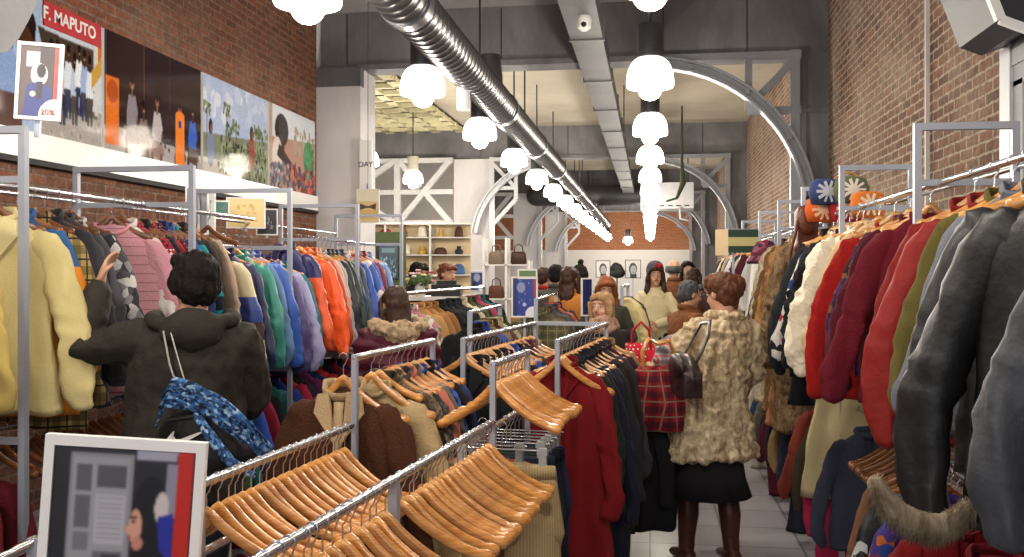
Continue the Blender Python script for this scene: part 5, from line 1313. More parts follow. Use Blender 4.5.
rs = [(-.10, 'jacket', 'brown_cardigan', 'chocolate brown cardigan with cream collar, facing front', mat('4a2a18', .95, 0, .6, 150.), dict(sc=1.12, trim=mat('bfa580', .95, 0, .5, 150.))),
      (.02, 'sweater', 'cream_sweater', 'cream oatmeal cardigan', mat('b8a076', .95, 0, .6, 150.), dict(sc=1.1)),
      (.10, 'jacket', 'tweed_jacket', 'dark brown checked tweed jacket', mat('3a3028', pat=('plaid', 30., '5c4c3c', '221c18'), rough=.9), {}),
      (.17, 'jacket', 'tweed_jacket', 'grey brown herringbone jacket', mat('6a5f50', pat=('cells', 90., ['6a5f50', '84786a', '4c443a']), rough=.9), {}),
      (.24, 'jacket', 'tweed_jacket', 'dark speckled grey jacket', mat('3c3a3a', pat=('cells', 90., ['3c3a3a', '5a5858', '2c2a2a']), rough=.9), {}),
      (.31, 'jacket', 'pink_trim_jacket', 'salmon pink light jacket', mat('c8786a', .9), {}),
      (.38, 'jacket', 'grey_jacket', 'soft mouse grey jacket', mat('6c6860', .9), {}),
      (.46, 'shirt', 'blue_shirt', 'cobalt blue patterned blouse', mat('2448a0', pat=('cells', 40., ['2448a0', '182c60', '3a66c0']), rough=.8), {}),
      (.54, 'jacket', 'black_jacket', 'plain black jacket', mat('1c1c22', .9), {}),
      (.62, 'shirt', 'navy_blouse', 'shiny royal navy blouse', mat('1c2c6c', .5), {})]
for i, (y, k, n, d_, m_, ex) in enumerate(rs):
    p = rp(XA-(.07 if i == 0 else .01), y, ZU+.005); garment(k, n, m_, p, RZ+rg.uniform(-.05, .05), d_+' on the centre rack left rail', 'clothes on the centre rack left rail', seed=i % 4, **ex)
    hanger(rp(XA-(.06 if i == 0 else 0), y-(.035 if i < 3 else 0), ZU+.0125), RZ, 'light wooden hanger holding a garment on the centre left rail', 'hangers with clothes on the centre left rail', HWOOD, i < 2)
# trousers and skirts clipped under the raised rail
bs = [(.06, 'beige_trousers', 'beige corduroy trousers facing front', mat('b09a72', pat=('vstripe', 90., '9c8660', .4), rough=.9), .215, False),
      (.13, 'flowered_skirt', 'coral patterned skirt', mat('c87858', pat=('cells', 40., ['d8825c', 'b0604c', 'e0a480', '8a5040'])), .20, True),
      (.20, 'denim_skirt', 'dark blue denim skirt', mat('232c48'), .19, True), (.27, 'green_trousers', 'dark green trousers', mat('1e3026'), .19, False),
      (.34, 'navy_trousers', 'midnight navy trousers', mat('161c34'), .19, False), (.41, 'black_trousers', 'deep black trousers', mat('141418'), .19, False), (.48, 'blue_trousers', 'inky blue trousers', mat('1c2850'), .19, False)]
for i, (y, n, d_, m_, w_, sk) in enumerate(bs):
    dx = -.075 if n == 'flowered_skirt' else (.02 if i == 0 else 0)
    clip_hanger(rp(dx, y, ZL-.02+.0125), RZ, 'chrome clip hanger under the raised centre rail', 'clip hangers under the raised rail', w_)
    bottoms(n, m_, rp(dx, y, ZL-.10), RZ, d_+' clipped under the raised centre rail', 'bottoms clipped under the raised rail', seed=i, w=w_, skirt=sk, L=.92)
# price tag on the trousers
put('label_card', M().box((-.04, -.05, -.24), (.03, -.045, -.12)).mesh(smooth=False), mat('c9a860', .8), [o for o in COL.objects if o.name.startswith('beige_trousers')][0])
cs = [(.88, 'longcoat', 'red_coat', 'long crimson red wool coat, nearest', mat('7a0e16', .9, 0, .3), 1.0), (.97, 'longcoat', 'green_coat', 'dark green long coat', mat('16261e', .9), 1.0),
      (1.06, 'coat', 'navy_coat', 'dark navy coat', mat('161a2c', .9), 1.08), (1.16, 'longcoat', 'black_coat', 'black overcoat', mat('141418', .9), 1.0), (1.26, 'longcoat', 'navy_overcoat', 'navy overcoat', mat('181c30', .9), 1.0),
      (1.37, 'coat', 'charcoal_coat', 'charcoal coat', mat('24242a', .9), 1.05), (1.5, 'longcoat', 'black_coat', 'heavy black coat', mat('101014', .9), 1.0), (1.64, 'coat', 'brown_coat', 'dark coffee brown coat', mat('2c1e18', .9), 1.0),
      (1.8, 'coat', 'grey_coat', 'dark grey coat', mat('34343a', .9), 1.0), (1.97, 'coat', 'plum_coat', 'plum coloured coat', mat('3c1c2c', .9), 1.0), (2.14, 'coat', 'fawn_coat', 'fawn brown coat', mat('8a7050', .9), 1.0)]
for i, (y, k, n, d_, m_, s_) in enumerate(cs):
    garment(k, n, m_, rp(XB2, y, ZU+.005), RZ+rg.uniform(-.06, .06), d_+' on the centre rack right rail', 'coats on the centre rack right rail', seed=i % 4, sc=.96*s_)
    hanger(rp(XB2, y, ZU+.0125), RZ, 'light wooden hanger holding a long coat in the middle of the shop', 'hangers of the long coats', HWOOD)
hrow(XB2, .79, .84, 2, ZU, 'bare wooden hanger in front of the long crimson coat', 'bare hangers before the crimson coat', jit=.3)
for i, (c, n) in enumerate([('1c1c20', 'black ribbed'), ('23262e', 'blackish blue'), ('1a1a1e', 'black velvet'), ('2b3420', 'dark moss'), ('28283c', 'grey navy'), ('16161a', 'black silk'), ('2c58b0', 'vivid blue'), ('1e1e24', 'dark slate'), ('3c342c', 'umber'), ('5c3448', 'mauve brown'), ('74604c', 'hazel'), ('8c8478', 'warm grey')]):
    y = .83+i*.118
    garment(['jacket', 'shirt', 'sweater'][i % 3], n.replace(' ', '_')+'_jumper', mat(c, **FAB), rp(XA2, y, ZU+.005), RZ+rg.uniform(-.08, .08), n+' jumper on the left rail of the middle rack', 'tops on the middle rack left rail', seed=i % 4, detail=1, cat='jumper')
    hanger(rp(XA2, y, ZU+.0125), RZ+rg.uniform(-.1, .1), 'light wooden hanger on the left rail of the middle rack', 'hangers on the middle rack left rail', HWOOD)
    if i < 7: hanger(rp(XA2, y-.05, ZU+.0125), RZ+rg.uniform(-.15, .15), 'light wooden hanger on the left rail of the middle rack', 'hangers on the middle rack left rail', HWOOD)

# framed sign in the foreground, bottom left
c = cw(119, 560, 2.02); e = tag(empty('poster_frame', (c.x, c.y, c.z), YAW+R(4)), 'white framed poster of a dark haired figure in blue, bottom left corner', 'poster')
e.rotation_euler = (0, R(4), YAW+R(3))
w_, h_ = .335, .52
P = Paint(110, 160, '26262c')
P.rect(.12, .03, .56, .58, '8b8b94'); P.rect(.14, .05, .54, .56, '9c9ca6'); P.rect(.16, .08, .27, .2, '5c5c66'); P.rect(.31, .08, .52, .18, '55555e'); P.rect(.16, .22, .27, .36, '62626c'); P.rect(.16, .38, .27, .46, '75757e')
P.rect(.31, .21, .52, .43, 'b4b4c0')
for i in range(9): P.rect(.33, .225+i*.022, .50, .232+i*.022, '8a8a96')
P.rect(.31, .46, .52, .55, '6a6a74'); P.rect(.37, .475, .5, .54, '3e3e48'); P.rect(.58, .0, .9, .05, 'a4a4b8'); P.rect(.86, .02, .97, .98, '2a2a34')
P.rect(.87, .0, .98, 1, 'c02820'); P.rect(.8, .06, .87, .3, '8c8ca4')
P.ell(.70, .32, .13, .2, '17151a'); P.rect(.58, .3, .84, .52, '17151a'); P.ell(.60, .345, .045, .075, 'd8a090'); P.ell(.555, .36, .02, .02, 'd8a090'); P.ell(.62, .42, .04, .03, 'c88878'); P.ell(.565, .395, .012, .01, 'a83030'); P.ell(.585, .325, .012, .007, '2a1a1a'); P.rect(.55, .30, .61, .31, '2a1a1a')
P.poly([(.42, 1), (.5, .62), (.6, .54), (.75, .52), (.87, .45), (.87, 1)], '242a8c'); P.poly([(.55, .6), (.62, .7), (.6, .98), (.52, .9)], '1a1f66')
P.ell(.78, .26, .05, .07, 'cfc6c8'); P.poly([(.75, .3), (.86, .28), (.87, .5), (.78, .45)], '2a30a0'); P.rect(.64, .48, .72, .7, '17151a')
P.soft(2).sheet(w_-.04, h_-.04, e, (0, -.0035, 0), rough=.3)
put('backing', M().box((-w_/2+.01, 0, -h_/2+.01), (w_/2-.01, .008, h_/2-.01)).mesh(smooth=False), WHITE, e)
f = M()
for a, b in (((-w_/2, -.009, h_/2-.022), (w_/2, .012, h_/2)), ((-w_/2, -.009, -h_/2), (w_/2, .012, -h_/2+.022)), ((-w_/2, -.009, -h_/2+.022), (-w_/2+.02, .012, h_/2-.022)), ((w_/2-.02, -.009, -h_/2+.022), (w_/2, .012, h_/2-.022))): f.box(a, b)
put('frame', f.mesh(smooth=False), mat('efeef0', .4, 0, 0, var=.02), e)
put('stem', M().bar((0, .02, -h_/2-.5), (0, .02, .1), .02).mesh(smooth=False), ALU, e)
# small sign on top of the left rack post
def small_sign(name, label, c, w, h, P, rz=0., roll=0., stem=.1, frame=WHITE, fw=.012, pole=None):
    e = tag(empty(name, (c[0], c[1], c[2]), rz), label, 'sign'); e.rotation_euler = (0, roll, rz)
    P.sheet(w-fw*2, h-fw*2, e, (0, -.004, 0))
    put('backing', M().box((-w/2+.002, -.002, -h/2+.002), (w/2-.002, .008, h/2-.002)).mesh(smooth=False), frame, e)
    f = M()
    for a, b in (((-w/2, -.008, h/2-fw), (w/2, .01, h/2)), ((-w/2, -.008, -h/2), (w/2, .01, -h/2+fw)), ((-w/2, -.008, -h/2+fw), (-w/2+fw, .01, h/2-fw)), ((w/2-fw, -.008, -h/2+fw), (w/2, .01, h/2-fw))): f.box(a, b)
    put('frame', f.mesh(smooth=False), frame, e)
    if stem: put('stem', M().bar((0, .012, -h/2-stem), (0, .012, 0), .018).mesh(smooth=False), ALU, e)
    return e
P = Paint(60, 100, '3c3438'); P.rect(0, 0, .5, 1, '55474a'); P.rect(.88, 0, 1, 1, 'b03a38'); P.rect(.15, .08, .5, .3, 'a8a4b4'); P.ell(.5, .4, .22, .16, 'c8c4d4'); P.ell(.55, .35, .12, .1, '2a2024')
P.poly([(.1, 1), (.2, .55), (.5, .5), (.85, .6), (.85, 1)], '2c3878'); P.rect(.45, .5, .6, .75, '2a2226'); P.ell(.35, .68, .08, .04, 'd0a8a0'); P.ell(.95, .98, .42, .24, 'ece8ea')
e = small_sign('rack_sign', 'white framed picture sign standing on the post of the left rack', (-2.19, 3.16, 2.17+.17), .155, .28, P, YAW+R(10), R(3), .06)
text('20%', .03, mat('c08070', .6), e, (.035, -.007, -.11))
P = Paint(60, 80, '2a3c90'); P.blobs(random.Random(3), 0, 0, 1, 1, 60, .02, ['5a6cc0', '8c9cd8', '1c2460']); P.rect(.0, 0, .2, 1, '1c2c70'); P.ell(.35, .25, .18, .14, '8890b8'); P.ell(.5, .7, .08, .05, 'b8c0e0'); P.rect(.88, 0, 1, .5, 'a83048'); P.ell(.85, .95, .3, .2, 'e8e8ee')
c = cw(524.5, 297, 7.2)
e = small_sign('rack_sign', 'white framed blue picture sign on the rack in the middle distance', tuple(c), .2, .31, P, YAW, 0, .28)
P = Paint(20, 10, '5f7a4c')
small_sign('green_sign', 'small green board standing above the blue picture sign', tuple(cw(527.5, 274, 7.2)), .15, .075, P, YAW, 0, .03)
P = Paint(20, 60, '1c2456'); P.blobs(random.Random(4), 0, 0, 1, 1, 20, .06, ['2c3878', '3a2c50'])
small_sign('rack_sign', 'narrow dark blue framed picture seen edge on behind the centre rack', tuple(cw(587, 297, 8.2)), .11, .33, P, YAW+R(20), 0, .5)
for px_, py_, w2, lab, sd in ((603, 269, .24, 'black and white portrait poster on the white end wall, left one', 1), (633, 269, .26, 'black and white portrait poster on the white end wall, right one', 2)):
    P = Paint(40, 44, 'cfcfcf'); r_ = random.Random(sd); P.ell(.5, .5, .28, .36, '3a3a3c'); P.ell(.52, .55, .2, .26, 'a8a8a8'); P.rect(.3, .8, .75, 1, '2c2c2e'); P.ell(.45, .5, .03, .02, '2a2a2a'); P.ell(.6, .5, .03, .02, '2a2a2a'); P.ell(.52, .68, .07, .02, '4a4a4a')
    small_sign('portrait_poster', lab, tuple(cw(px_, py_, 18)), w2*1.15, w2*1.35, P, YAW*.5, 0, cw(px_, py_, 18).z-w2*.675, BLACK)
# poster on the white column
P = Paint(40, 60, '4a5288'); P.rect(.1, .1, .9, .95, '343c74'); P.ell(.5, .35, .25, .2, '8a90b0'); P.ell(.3, .7, .2, .15, '1c2048'); P.ell(.85, .85, .3, .15, 'e8e8ee'); P.rect(.0, .0, 1, .1, 'b8c0d0')
c = cw(468, 281, 20.6); small_sign('column_poster', 'small blue picture sheet fixed to the white column', (c.x, 21.5-.17, c.z), .32, .48, P, 0, 0, 0)
# cream sign with a brown bow shape, hanging by the first left pilaster
P = Paint(60, 80, 'e4cd96'); P.rect(0, 0, 1, .35, 'f0e6cc'); P.poly([(.1, .42), (.45, .5), (.55, .5), (.9, .42), (.88, .62), (.55, .56), (.45, .56), (.12, .62)], '5c4636'); P.rect(.0, .62, 1, .9, 'e0bc74')
c = cw(368, 206, 11.2); e = small_sign('hanging_sign', 'cream hanging sign with a brown bow shape beside the first left column', tuple(c), .27, .40, P, YAW*.6, 0, 0)
put('hanging_wire', M().bar((0, 0, .2), (0, 0, ZC-c.z), .006).mesh(smooth=False), DARKSTEEL, e)
e = tag(empty('letter_board', (XL+.64, FR[0]-.16, 2.86), 0), 'white board with dark capital letters on the first left column', 'sign')
put('board', M().box((-.06, -.03, -.5), (.10, -.005, .45)).mesh(smooth=False), WHITE, e)
text('DAY', .095, mat('2c3048', .6), e, (.02, -.032, .14)); 
put('edge_strip', M().box((.035, -.034, -.45), (.055, -.03, -.1)).mesh(smooth=False), mat('8890b8', .6), e)
# small signs by the brick wall under the photographs
for px_, py_, w_, h_, c_, lab in ((206, 211, .12, .26, 'c9ccd0', 'narrow white card standing on the rear rail of the left rack'), (246, 213, .27, .22, 'e0c98c', 'square yellow card standing on the rear rail of the left rack'), (222, 208, .1, .1, '4a7c70', 'tiny green card above the rear rail of the left rack'), (267, 222, .16, .2, '22262c', 'small black card above the rear rail of the left rack'), (197, 211, .14, .3, '7d8084', 'grey box card beside the narrow white card on the left rack')):
    P = Paint(24, 24, c_); P.blobs(random.Random(px_), .2, .2, .8, .8, 14, .05, ['8a8a8a' if c_ != 'e0c98c' else 'c9a860', '6a6c70' if c_ != 'e0c98c' else 'd8b870'])
    d_ = 2.84/(math.sin(YAW)-(px_-512)/FPX*math.cos(YAW)); c = cw(px_, py_, d_)
    small_sign('price_card', lab, tuple(c), w_, h_, P, R(20), 0, max(.02, c.z-h_/2-2.0), WHITE, .01)
# green shop sign above the right rack with gold lettering
e = tag(empty('shop_sign', tuple(cw(745, 241, 8.6)), YAW-R(4)), 'dark green sign with pale gold band and lettering above the right rack', 'sign')
put('board', M().box((-.15, 0, -.105), (.15, .05, .105)).mesh(smooth=False), mat('20382e', .5), e)
put('gold_band', M().box((-.15, -.004, -.045), (.15, 0, .035)).mesh(smooth=False), mat('b4ac74', .6), e)
put('side_card', M().box((-.26, 0, -.13), (-.15, .03, .105)).mesh(smooth=False), mat('e0c8a0', .8), e)
put('stem', M().bar((-.1, .03, -.3), (-.1, .03, -.1), .02).mesh(smooth=False), ALU, e)
# things laid on the top of the right rack
def star_bag(px_, py_, d_, c1, c2, lab):
    c = cw(px_, py_, d_); e = tag(empty('embroidered_bag', tuple(c), YAW), lab, 'bag')
    put('bag_body', M().rings([(-.075, .05, .02), (-.07, .085, .04), (0, .10, .045), (.06, .085, .04), (.075, .05, .02)], 26, .7).mesh(), mat(c1, .9), e)
    m = M()
    for i in range(10):
        a = R(i*36); m.bar((0, -.048, 0), (.068*math.cos(a), -.046, .062*math.sin(a)), .012, .006, up=(0, 1, 0))
    m.ell((0, -.046, 0), (.02, .008, .02)); put('star_embroidery', m.mesh(smooth=False), mat(c2, .8), e)
star_bag(826, 192, 5.5, '34406c', 'c8ccd8', 'dark blue bag embroidered with a pale star on the right rack')
star_bag(851, 190, 5.4, '5c6448', 'e4e0d4', 'olive bag embroidered with a white star on the right rack')
star_bag(822, 210, 5.6, 'c85c28', 'f0c8a0', 'orange bag embroidered with a pale star on the right rack')
star_bag(846, 209, 5.5, 'b83038', 'f0d0c0', 'red and orange bag with a pale star on the right rack')
star_bag(868, 205, 5.3, 'd87830', 'f4e0c0', 'bright orange small bag with star pattern, rightmost on the rack')
c = cw(852, 188, 5.45); e = tag(empty('wicker_basket', (c.x, c.y+.12, c.z), YAW), 'small basket handle standing behind the embroidered bags', 'basket')
put('handle', M().tube([(-.12+.24*i/12, 0, .02+.08*math.sin(PI*i/12)) for i in range(13)], .007, 8).mesh(), mat('b0884c', .8), e)
put('basket_body', M().rings([(-.12, .08, .05), (-.1, .10, .06), (.02, .13, .075), (.025, .12, .06)], 26, .9).mesh(), mat('a07c48', .9, 0, .8, 90.), e)
# brown leather bag with a long strap hanging before the fur coats
c = cw(806, 228, 5.7); e = tag(empty('leather_satchel', tuple(c), YAW), 'reddish brown leather bag with looping strap hung over the fur coats', 'bag')
LB = mat('5c2814', .4, 0, .3, 50., spec=.5)
put('bag_body', M().box((-.06, -.04, -.13), (.06, .04, .1)).ell((0, 0, -.12), (.075, .05, .06)).ell((0, 0, .1), (.06, .05, .04)).blob(.01, 'b', 4), LB, e)
put('flap', M().ell((0, -.035, .04), (.07, .022, .09)).mesh(), LB, e)
put('strap', M().tube([(-.05, -.03, .1), (-.075, -.05, -.02), (-.11, -.05, -.16), (-.12, -.06, -.26), (-.07, -.07, -.33), (.0, -.06, -.34), (.05, -.04, -.30)], .01, 8, .6).mesh(), LB, e)
c = cw(765, 250, 8.2); e = tag(empty('patterned_hat', tuple(c), YAW), 'red and plum patterned cloth hat on top of the right rack', 'hat')
put('hat_body', M().lathe([(.15, -.12), (.16, -.1), (.115, -.05), (.10, .02), (.07, .07), (.01, .09)], 24).mesh(smooth=60), mat('5c1c30', pat=('cells', 26., ['5c1c30', '9a2838', '3a1830', '7c4458'])), e)
put('hat_ribbon', M().lathe([(.118, -.05), (.12, -.02), (.105, -.018)], 24).mesh(smooth=60), mat('5c2038'), e)

# ------------------------------------------------------------------ middle distance
def floor_rack(label, a, b, z, w=.0):
    a, b = Vector(a), Vector(b); e = tag(empty('clothes_rack', (a.x, a.y, 0)), label, 'clothes rack'); d = b-a
    put('rail', rail_plain((0, 0, z), (d.x, d.y, z), .014), CHROME, e)
    for p in (Vector((0, 0, 0)), d):
        put('post', M().box((p.x-.015, p.y-.015, 0), (p.x+.015, p.y+.015, z+.01)).box((p.x-.25, p.y-.02, 0), (p.x+.25, p.y+.02, .04)).mesh(smooth=False), ALU, e)
    return e
def fill(label_where, group, pa, pb, z, items, sc=1.):
    pa, pb = Vector(pa), Vector(pb); ang = math.atan2(pb.x-pa.x, pb.y-pa.y)
    for i, (k, n, d_, c_) in enumerate(items):
        p = pa.lerp(pb, (i+.5)/len(items)); garment(k, n, c_ if not isinstance(c_, str) else mat(c_, **FAB), (p.x, p.y, z+.005), -ang+rg.uniform(-.1, .1), d_+' '+label_where, group, seed=i % 4, detail=1, sc=sc)
def W2(px_, d_): x, y = cam2w((px_-512)/FPX*d_, d_); return (x, y, 0)
a, b = W2(404, 6.6), W2(484, 9.6)
floor_rack('chrome rack of tan and black jackets behind the maroon padded jacket', a, b, 1.50)
fill('behind the maroon padded jacket', 'clothes behind the maroon padded jacket', a, b, 1.50, [
    ('jacket', 'floral_blouse', 'pale floral blouse', mat('c8bcae', pat=('cells', 30., ['e0d8cc', 'b0a090', '6c7450', 'c07c88']))), ('jacket', 'tan_jacket', 'light tan suede jacket', 'b88c58'), ('jacket', 'camel_jacket', 'camel brown jacket', 'a87848'), ('jacket', 'camel_blazer', 'darker camel blazer', '946838'),
    ('jacket', 'black_jacket', 'black padded jacket', '1a1b20'), ('jacket', 'black_blazer', 'black blazer', '222226'), ('jacket', 'black_anorak', 'black anorak', '17181e'), ('jacket', 'dark_parka', 'greyish black parka', '2a2a2e'),
    ('jacket', 'cream_jacket', 'cream jacket', 'c8bca0'), ('jacket', 'moss_jacket', 'moss green jacket', '4a4c34'), ('jacket', 'olive_jacket', 'dark olive jacket', '3a3828'), ('jacket', 'pink_jacket', 'raspberry pink jacket', 'b04060'), ('jacket', 'teal_jacket', 'teal jacket', '2c5c64'), ('jacket', 'black_coat', 'black short coat at the end', '1c1c20')])
a, b = W2(536, 7.2), W2(556, 9.2)
floor_rack('chrome rack of brown and grey jackets left of the people in the middle', a, b, 1.44)
fill('below the blue picture sign', 'clothes below the blue picture sign', a, b, 1.44, [
    ('jacket', 'tweed_jacket', 'beige green checked jacket', mat('6c6448', pat=('plaid', 14., '4a4830', '8c8460'))), ('jacket', 'taupe_jacket', 'taupe jacket', '6c5c4a'), ('jacket', 'olive_jacket', 'olive brown jacket', '4c4030'), ('jacket', 'grey_jacket', 'mid grey jacket', '54545c'), ('jacket', 'slate_jacket', 'slate jacket', '40444e'),
    ('jacket', 'orange_jacket', 'rusty orange jacket', 'b85c34'), ('jacket', 'navy_jacket', 'navy jacket', '262c48')])
a, b = W2(470, 6.3), W2(500, 7.6)
floor_rack('chrome rack of dark and beige clothes before the white column', a, b, 1.38)
fill('in front of the white column', 'clothes in front of the white column', a, b, 1.38, [
    ('jacket', 'black_jacket', 'black cotton jacket', '1c1c20'), ('jacket', 'blue_jacket', 'bright blue jacket', '2c4c9c'), ('jacket', 'khaki_jacket', 'khaki jacket', '8c7c54'), ('jacket', 'brown_jacket', 'brown jacket', '5c4030'), ('jacket', 'cream_jacket', 'cream linen jacket', 'c0b490'), ('jacket', 'green_jacket', 'dull green jacket', '4c5c44')])
a, b = W2(622, 8.4), W2(628, 9.3)
floor_rack('short chrome rack with cream dresses left of the cream coat', a, b, 1.52)
fill('on the short rack left of the cream coat', 'cream dresses', a, b, 1.52, [('gown', 'cream_dress', 'long butter cream dress', 'd8c890'), ('gown', 'cream_dress', 'pale ivory dress', 'd8ccac'), ('gown', 'brown_dress', 'olive brown dress', '5c5438')])
# open display shelving with bags beside the white column
c = W2(506, 12.5)
e = tag(empty('display_shelf', (c[0], c[1], 0)), 'white framed open shelving with bags right of the white column', 'shelf')
for x in (-.3, .0, .3): put('upright', M().box((x-.015, 0, 0), (x+.015, .3, 2.1-.3*(x > .1))).mesh(smooth=False), WHITE, e)
for z in (.5, .9, 1.3, 1.75): put('shelf_board', M().box((-.3, 0, z-.015), (.3, .3, z)).mesh(smooth=False), WHITE, e)
k = 0
for z in (.5, .9, 1.3, 1.75):
    for x in (-.15, .15):
        cc, nn = [('4a2c1c', 'dark brown'), ('8c5c38', 'tan'), ('241a18', 'black brown'), ('a8743c', 'honey'), ('5c3828', 'chestnut'), ('30303a', 'charcoal'), ('7c6c58', 'taupe'), ('3c2418', 'walnut')][k]; k += 1
        eb = tag(empty('handbag', (c[0]+x, c[1]+.13, z)), f'{nn} handbag on the open shelving right of the white column', 'bag', 'handbags on the open shelving')
        put('bag_body', M().rings([(0, .09, .04), (.02, .11, .06), (.14, .10, .05), (.17, .08, .03)], 22, .7).mesh(), mat(cc, .5), eb)
        put('handle', M().tube([(-.06, 0, .15), (-.05, 0, .24), (0, 0, .27), (.05, 0, .24), (.06, 0, .15)], .008, 8).mesh(), mat(cc, .5), eb)
# till counter with flowers, screen and green panel
c = W2(428, 9.9)
e = tag(empty('till_counter', (c[0], c[1], 0), YAW), 'dark till counter in front of two shop assistants at left', 'counter')
put('counter_top', M().box((-.5, -.3, 1.36), (.38, .3, 1.40)).mesh(smooth=False), mat('cfcac4', .4), e)
put('front_panel', M().box((-.48, -.26, 0), (.36, .26, 1.36)).mesh(smooth=False), mat('3a3436', .6), e)
put('till', M().box((.05, -.2, 1.40), (.35, .15, 1.52)).box((.1, -.1, 1.5), (.3, .1, 1.56)).mesh(smooth=False), BLACK, e)
c = cw(420, 287, 9.7); e = tag(empty('flower_vase', (c.x, c.y, 1.40), 0), 'bouquet of pale and pink flowers on the till counter', 'flowers')
put('vase', M().lathe([(.04, 0), (.06, .03), (.05, .10), (.06, .13), (.05, .13)], 16).mesh(smooth=50), mat('d0d0cc', .3), e)
rr = random.Random(2)
for i in range(16):
    m = M(); q = Vector((rr.uniform(-.13, .13), rr.uniform(-.08, .08), rr.uniform(.13, .27)))
    for j in range(5): m.ell(q+Vector((.018*math.cos(j*1.26), .018*math.sin(j*1.26), .004)), (.014, .014, .012), None, 8)
    put('blossom', m.mesh(), mat(['e8e0d8', 'd88c9c', 'e8d8a0', 'b84060', 'e0b0b8'][i % 5], .8), e)
put('foliage', M().ell((0, 0, .16), (.12, .08, .06)).blob(.012, 'fo', 1, lambda co, nm: co+nm*noise.noise(co*30)*.03), mat('4a6038', .9), e)
c = cw(386, 262, 13.2); e = tag(empty('notice_panel', (c.x, c.y, 0), YAW+R(8)), 'green standing panel with a dark screen behind the far left jackets', 'panel')
put('board', M().box((-.42, .03, 0), (.28, .08, c.z+.42)).mesh(smooth=False), mat('5d6c48', .8), e)
P = Paint(40, 60, '2c4458'); P.blobs(random.Random(6), .05, .3, .95, .95, 60, .04, ['5a8aa4', '8ab4c8', '1c2c3c', '3c6a88']); P.rect(.15, .08, .85, .22, '6c8c9c')
P.sheet(.26, .46, e, (.03, -.012, c.z), name='screen'); put('screen_frame', M().box((-.115, -.01, c.z-.245), (.175, .03, c.z+.245)).mesh(smooth=False), BLACK, e)
# tall shelves on the end wall of the aisle
c = W2(410, 19.0)
e = tag(empty('goods_shelving', (c[0], c[1], 0), YAW), 'white shelving full of small goods behind the till counter', 'shelf')
for x in (-1.4, -.5, .4): put('upright', M().box((x-.02, 0, 0), (x+.02, .35, 2.65)).mesh(smooth=False), mat('cfcccc', .6), e)
for z in (1.2, 1.6, 2.0, 2.35, 2.62): put('shelf_board', M().box((-1.4, 0, z-.02), (1.2, .35, z)).mesh(smooth=False), mat('cfcccc', .6), e)
put('back_panel', M().box((-1.4, .36, .8), (1.2, .38, 2.65)).mesh(smooth=False), mat('cbb896', .8), e)
k = 0; pal = [('8c5c38', 'tan'), ('4a3024', 'brown'), ('6c7c48', 'green'), ('e0d8cc', 'white'), ('2c2c34', 'black'), ('a8343c', 'red'), ('c8a050', 'yellow'), ('3c5c8c', 'blue')]
for zi, z in enumerate((1.2, 1.6, 2.0, 2.35)):
    for i in range(7):
        x = -1.25+i*.37; cc, nn = pal[(i*3+zi*5) % 8]
        w3 = rr.uniform(.08, .15); h3 = rr.uniform(.14, .26)
        m = M().rings([(0, w3*.8, .08), (.02, w3, .1), (h3*.8, w3*.8, .08), (h3, w3*.4, .04)], 18, .8) if (i+zi) % 2 else M().lathe([(w3*.5, 0), (w3*.7, h3*.4), (w3*.3, h3*.7), (w3*.4, h3), (.01, h3)], 16)
        o = put(['cloth_bag', 'vase'][0 if (i+zi) % 2 else 1], m.mesh(smooth=50), mat(cc, .7), None, tuple(Matrix.Translation((c[0], c[1], 0)) @ Matrix.Rotation(YAW, 4, 'Z') @ Vector((x, .18, z))), (0, 0, YAW))
        kd_ = ['cloth bag', 'vase'][0 if (i+zi) % 2 else 1]
        tag(o, f"small {nn} {kd_} on the {['lowest', 'second lowest', 'third', 'top'][zi]} shelf behind the till counter", kd_.split()[-1], 'small goods on the white shelving')
# dark padded heap between the portraits: a black bag on a stand
c = cw(617, 269, 17.6); e = tag(empty('black_bag', tuple(c)), 'large black bag between the two black and white portraits', 'bag')
put('bag_body', M().ell((0, 0, 0), (.13, .09, .12)).ell((.02, 0, -.08), (.16, .1, .09)).blob(.02, 'bb', 1, lambda co, nm: co+nm*noise.noise(co*9)*.03), mat('141416', .6), e)
put('stand', M().bar((0, 0, -c.z), (0, 0, 0), .03).mesh(smooth=False), DARKSTEEL, e)
# near rack corner at the lower left edge
e = tag(empty('clothes_rack', (0, 0, 0)), 'short stretch of chrome rail at the bottom left corner of the view', 'clothes rack')
a, b = cw(-60, 590, 2.25), cw(36, 541, 2.45)
put('rail', rail_mesh(a, b, .012), CHROME, e)
put('post', M().box((b.x-.016, b.y-.016, 0), (b.x+.016, b.y+.016, b.z+.01)).mesh(smooth=False), ALU, e)
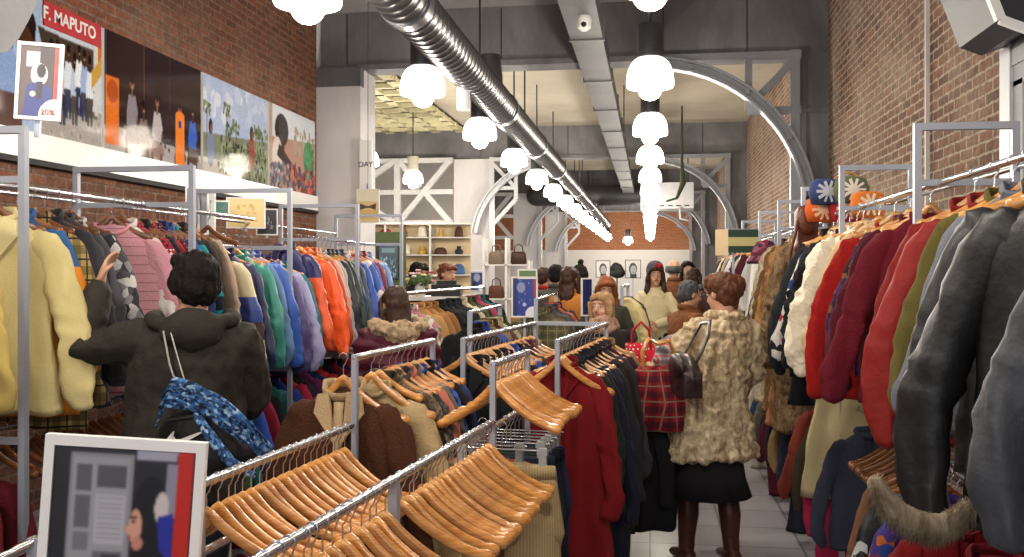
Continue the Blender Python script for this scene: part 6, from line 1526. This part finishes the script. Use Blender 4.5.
# patterned clothes lying under the left foreground hangers
for i, (n, d_, m_) in enumerate((('green_pullover', 'dark green patterned pullover', mat('3c4028', pat=('cells', 24., ['3c4028', '5c5030', '24281c', '6c3430']))), ('wine_pullover', 'wine and brown patterned pullover', mat('4c1c24', pat=('cells', 24., ['4c1c24', '30201c', '6c3c34']))), ('grey_pullover', 'dark grey pullover', mat('2c2c32')), ('navy_pullover', 'navy pullover', mat('1c2038')), ('brown_pullover', 'dark brown pullover', mat('2c1c16')))):
    garment('sweater', n, m_, rp(XA, -1.06+i*.17, .93), RZ, d_+' hanging under the foreground left hangers', 'pullovers under the foreground hangers', seed=i % 4, detail=1)
e = tag(empty('low_rail', (OX, OY, 0), RZ), 'lower chrome rail under the foreground left hangers', 'rail')
put('rail', rail_plain((XA, -1.17, .92), (XA, -.2, .92)), CHROME, e)
# fur trim on the black leather jacket's hem, lower right
lj = [o for o in COL.objects if o.get('label', '').startswith('black leather jacket')][0]
m = M(); inv = (Matrix.Translation(lj.location) @ Matrix.Rotation(lj.rotation_euler.z, 4, 'Z') @ Matrix.Scale(lj.scale[0], 4)).inverted()
fp = [inv @ cw(fx, fy, 2.28) for fx, fy in ((876, 484), (884, 500), (898, 514), (914, 522), (930, 526), (944, 524), (956, 517), (968, 508), (978, 506))]
m.tube(fp, [.018, .024, .027, .028, .026, .022, .02, .018, .012], 10)
rf = random.Random(4)
for i in range(2600):
    t = rf.uniform(0, len(fp)-1.001); k = int(t); c = fp[k].lerp(fp[k+1], t-k); a = rf.uniform(0, 2*PI)
    d = Vector((rf.uniform(-.4, .4), math.cos(a), math.sin(a))).normalized(); L = rf.uniform(.014, .028); tip = c+d*(.016+L)+Vector((0, 0, -.012)); q = c+d*.014
    u = d.orthogonal().normalized()*.0022; w = d.cross(u)
    m._add([q+u, q-u*.5+w*.9, q-u*.5-w*.9, tip], [(0, 1, 3), (1, 2, 3), (2, 0, 3)])
put('fur_trim', m.mesh(), mat('a3947e', .95, 0, 0, pat=('fur', 30., '6a5c4a')), lj)
gj = [o for o in COL.objects if o.get('label', '').startswith('slate grey leather')][0]
for sx in (-1, 1): put('snap_button', M().ell((sx*.295, -.062, -.76), (.01, .006, .01)).mesh(), BRASS, gj)
bpy.data.scenes.remove(TS)
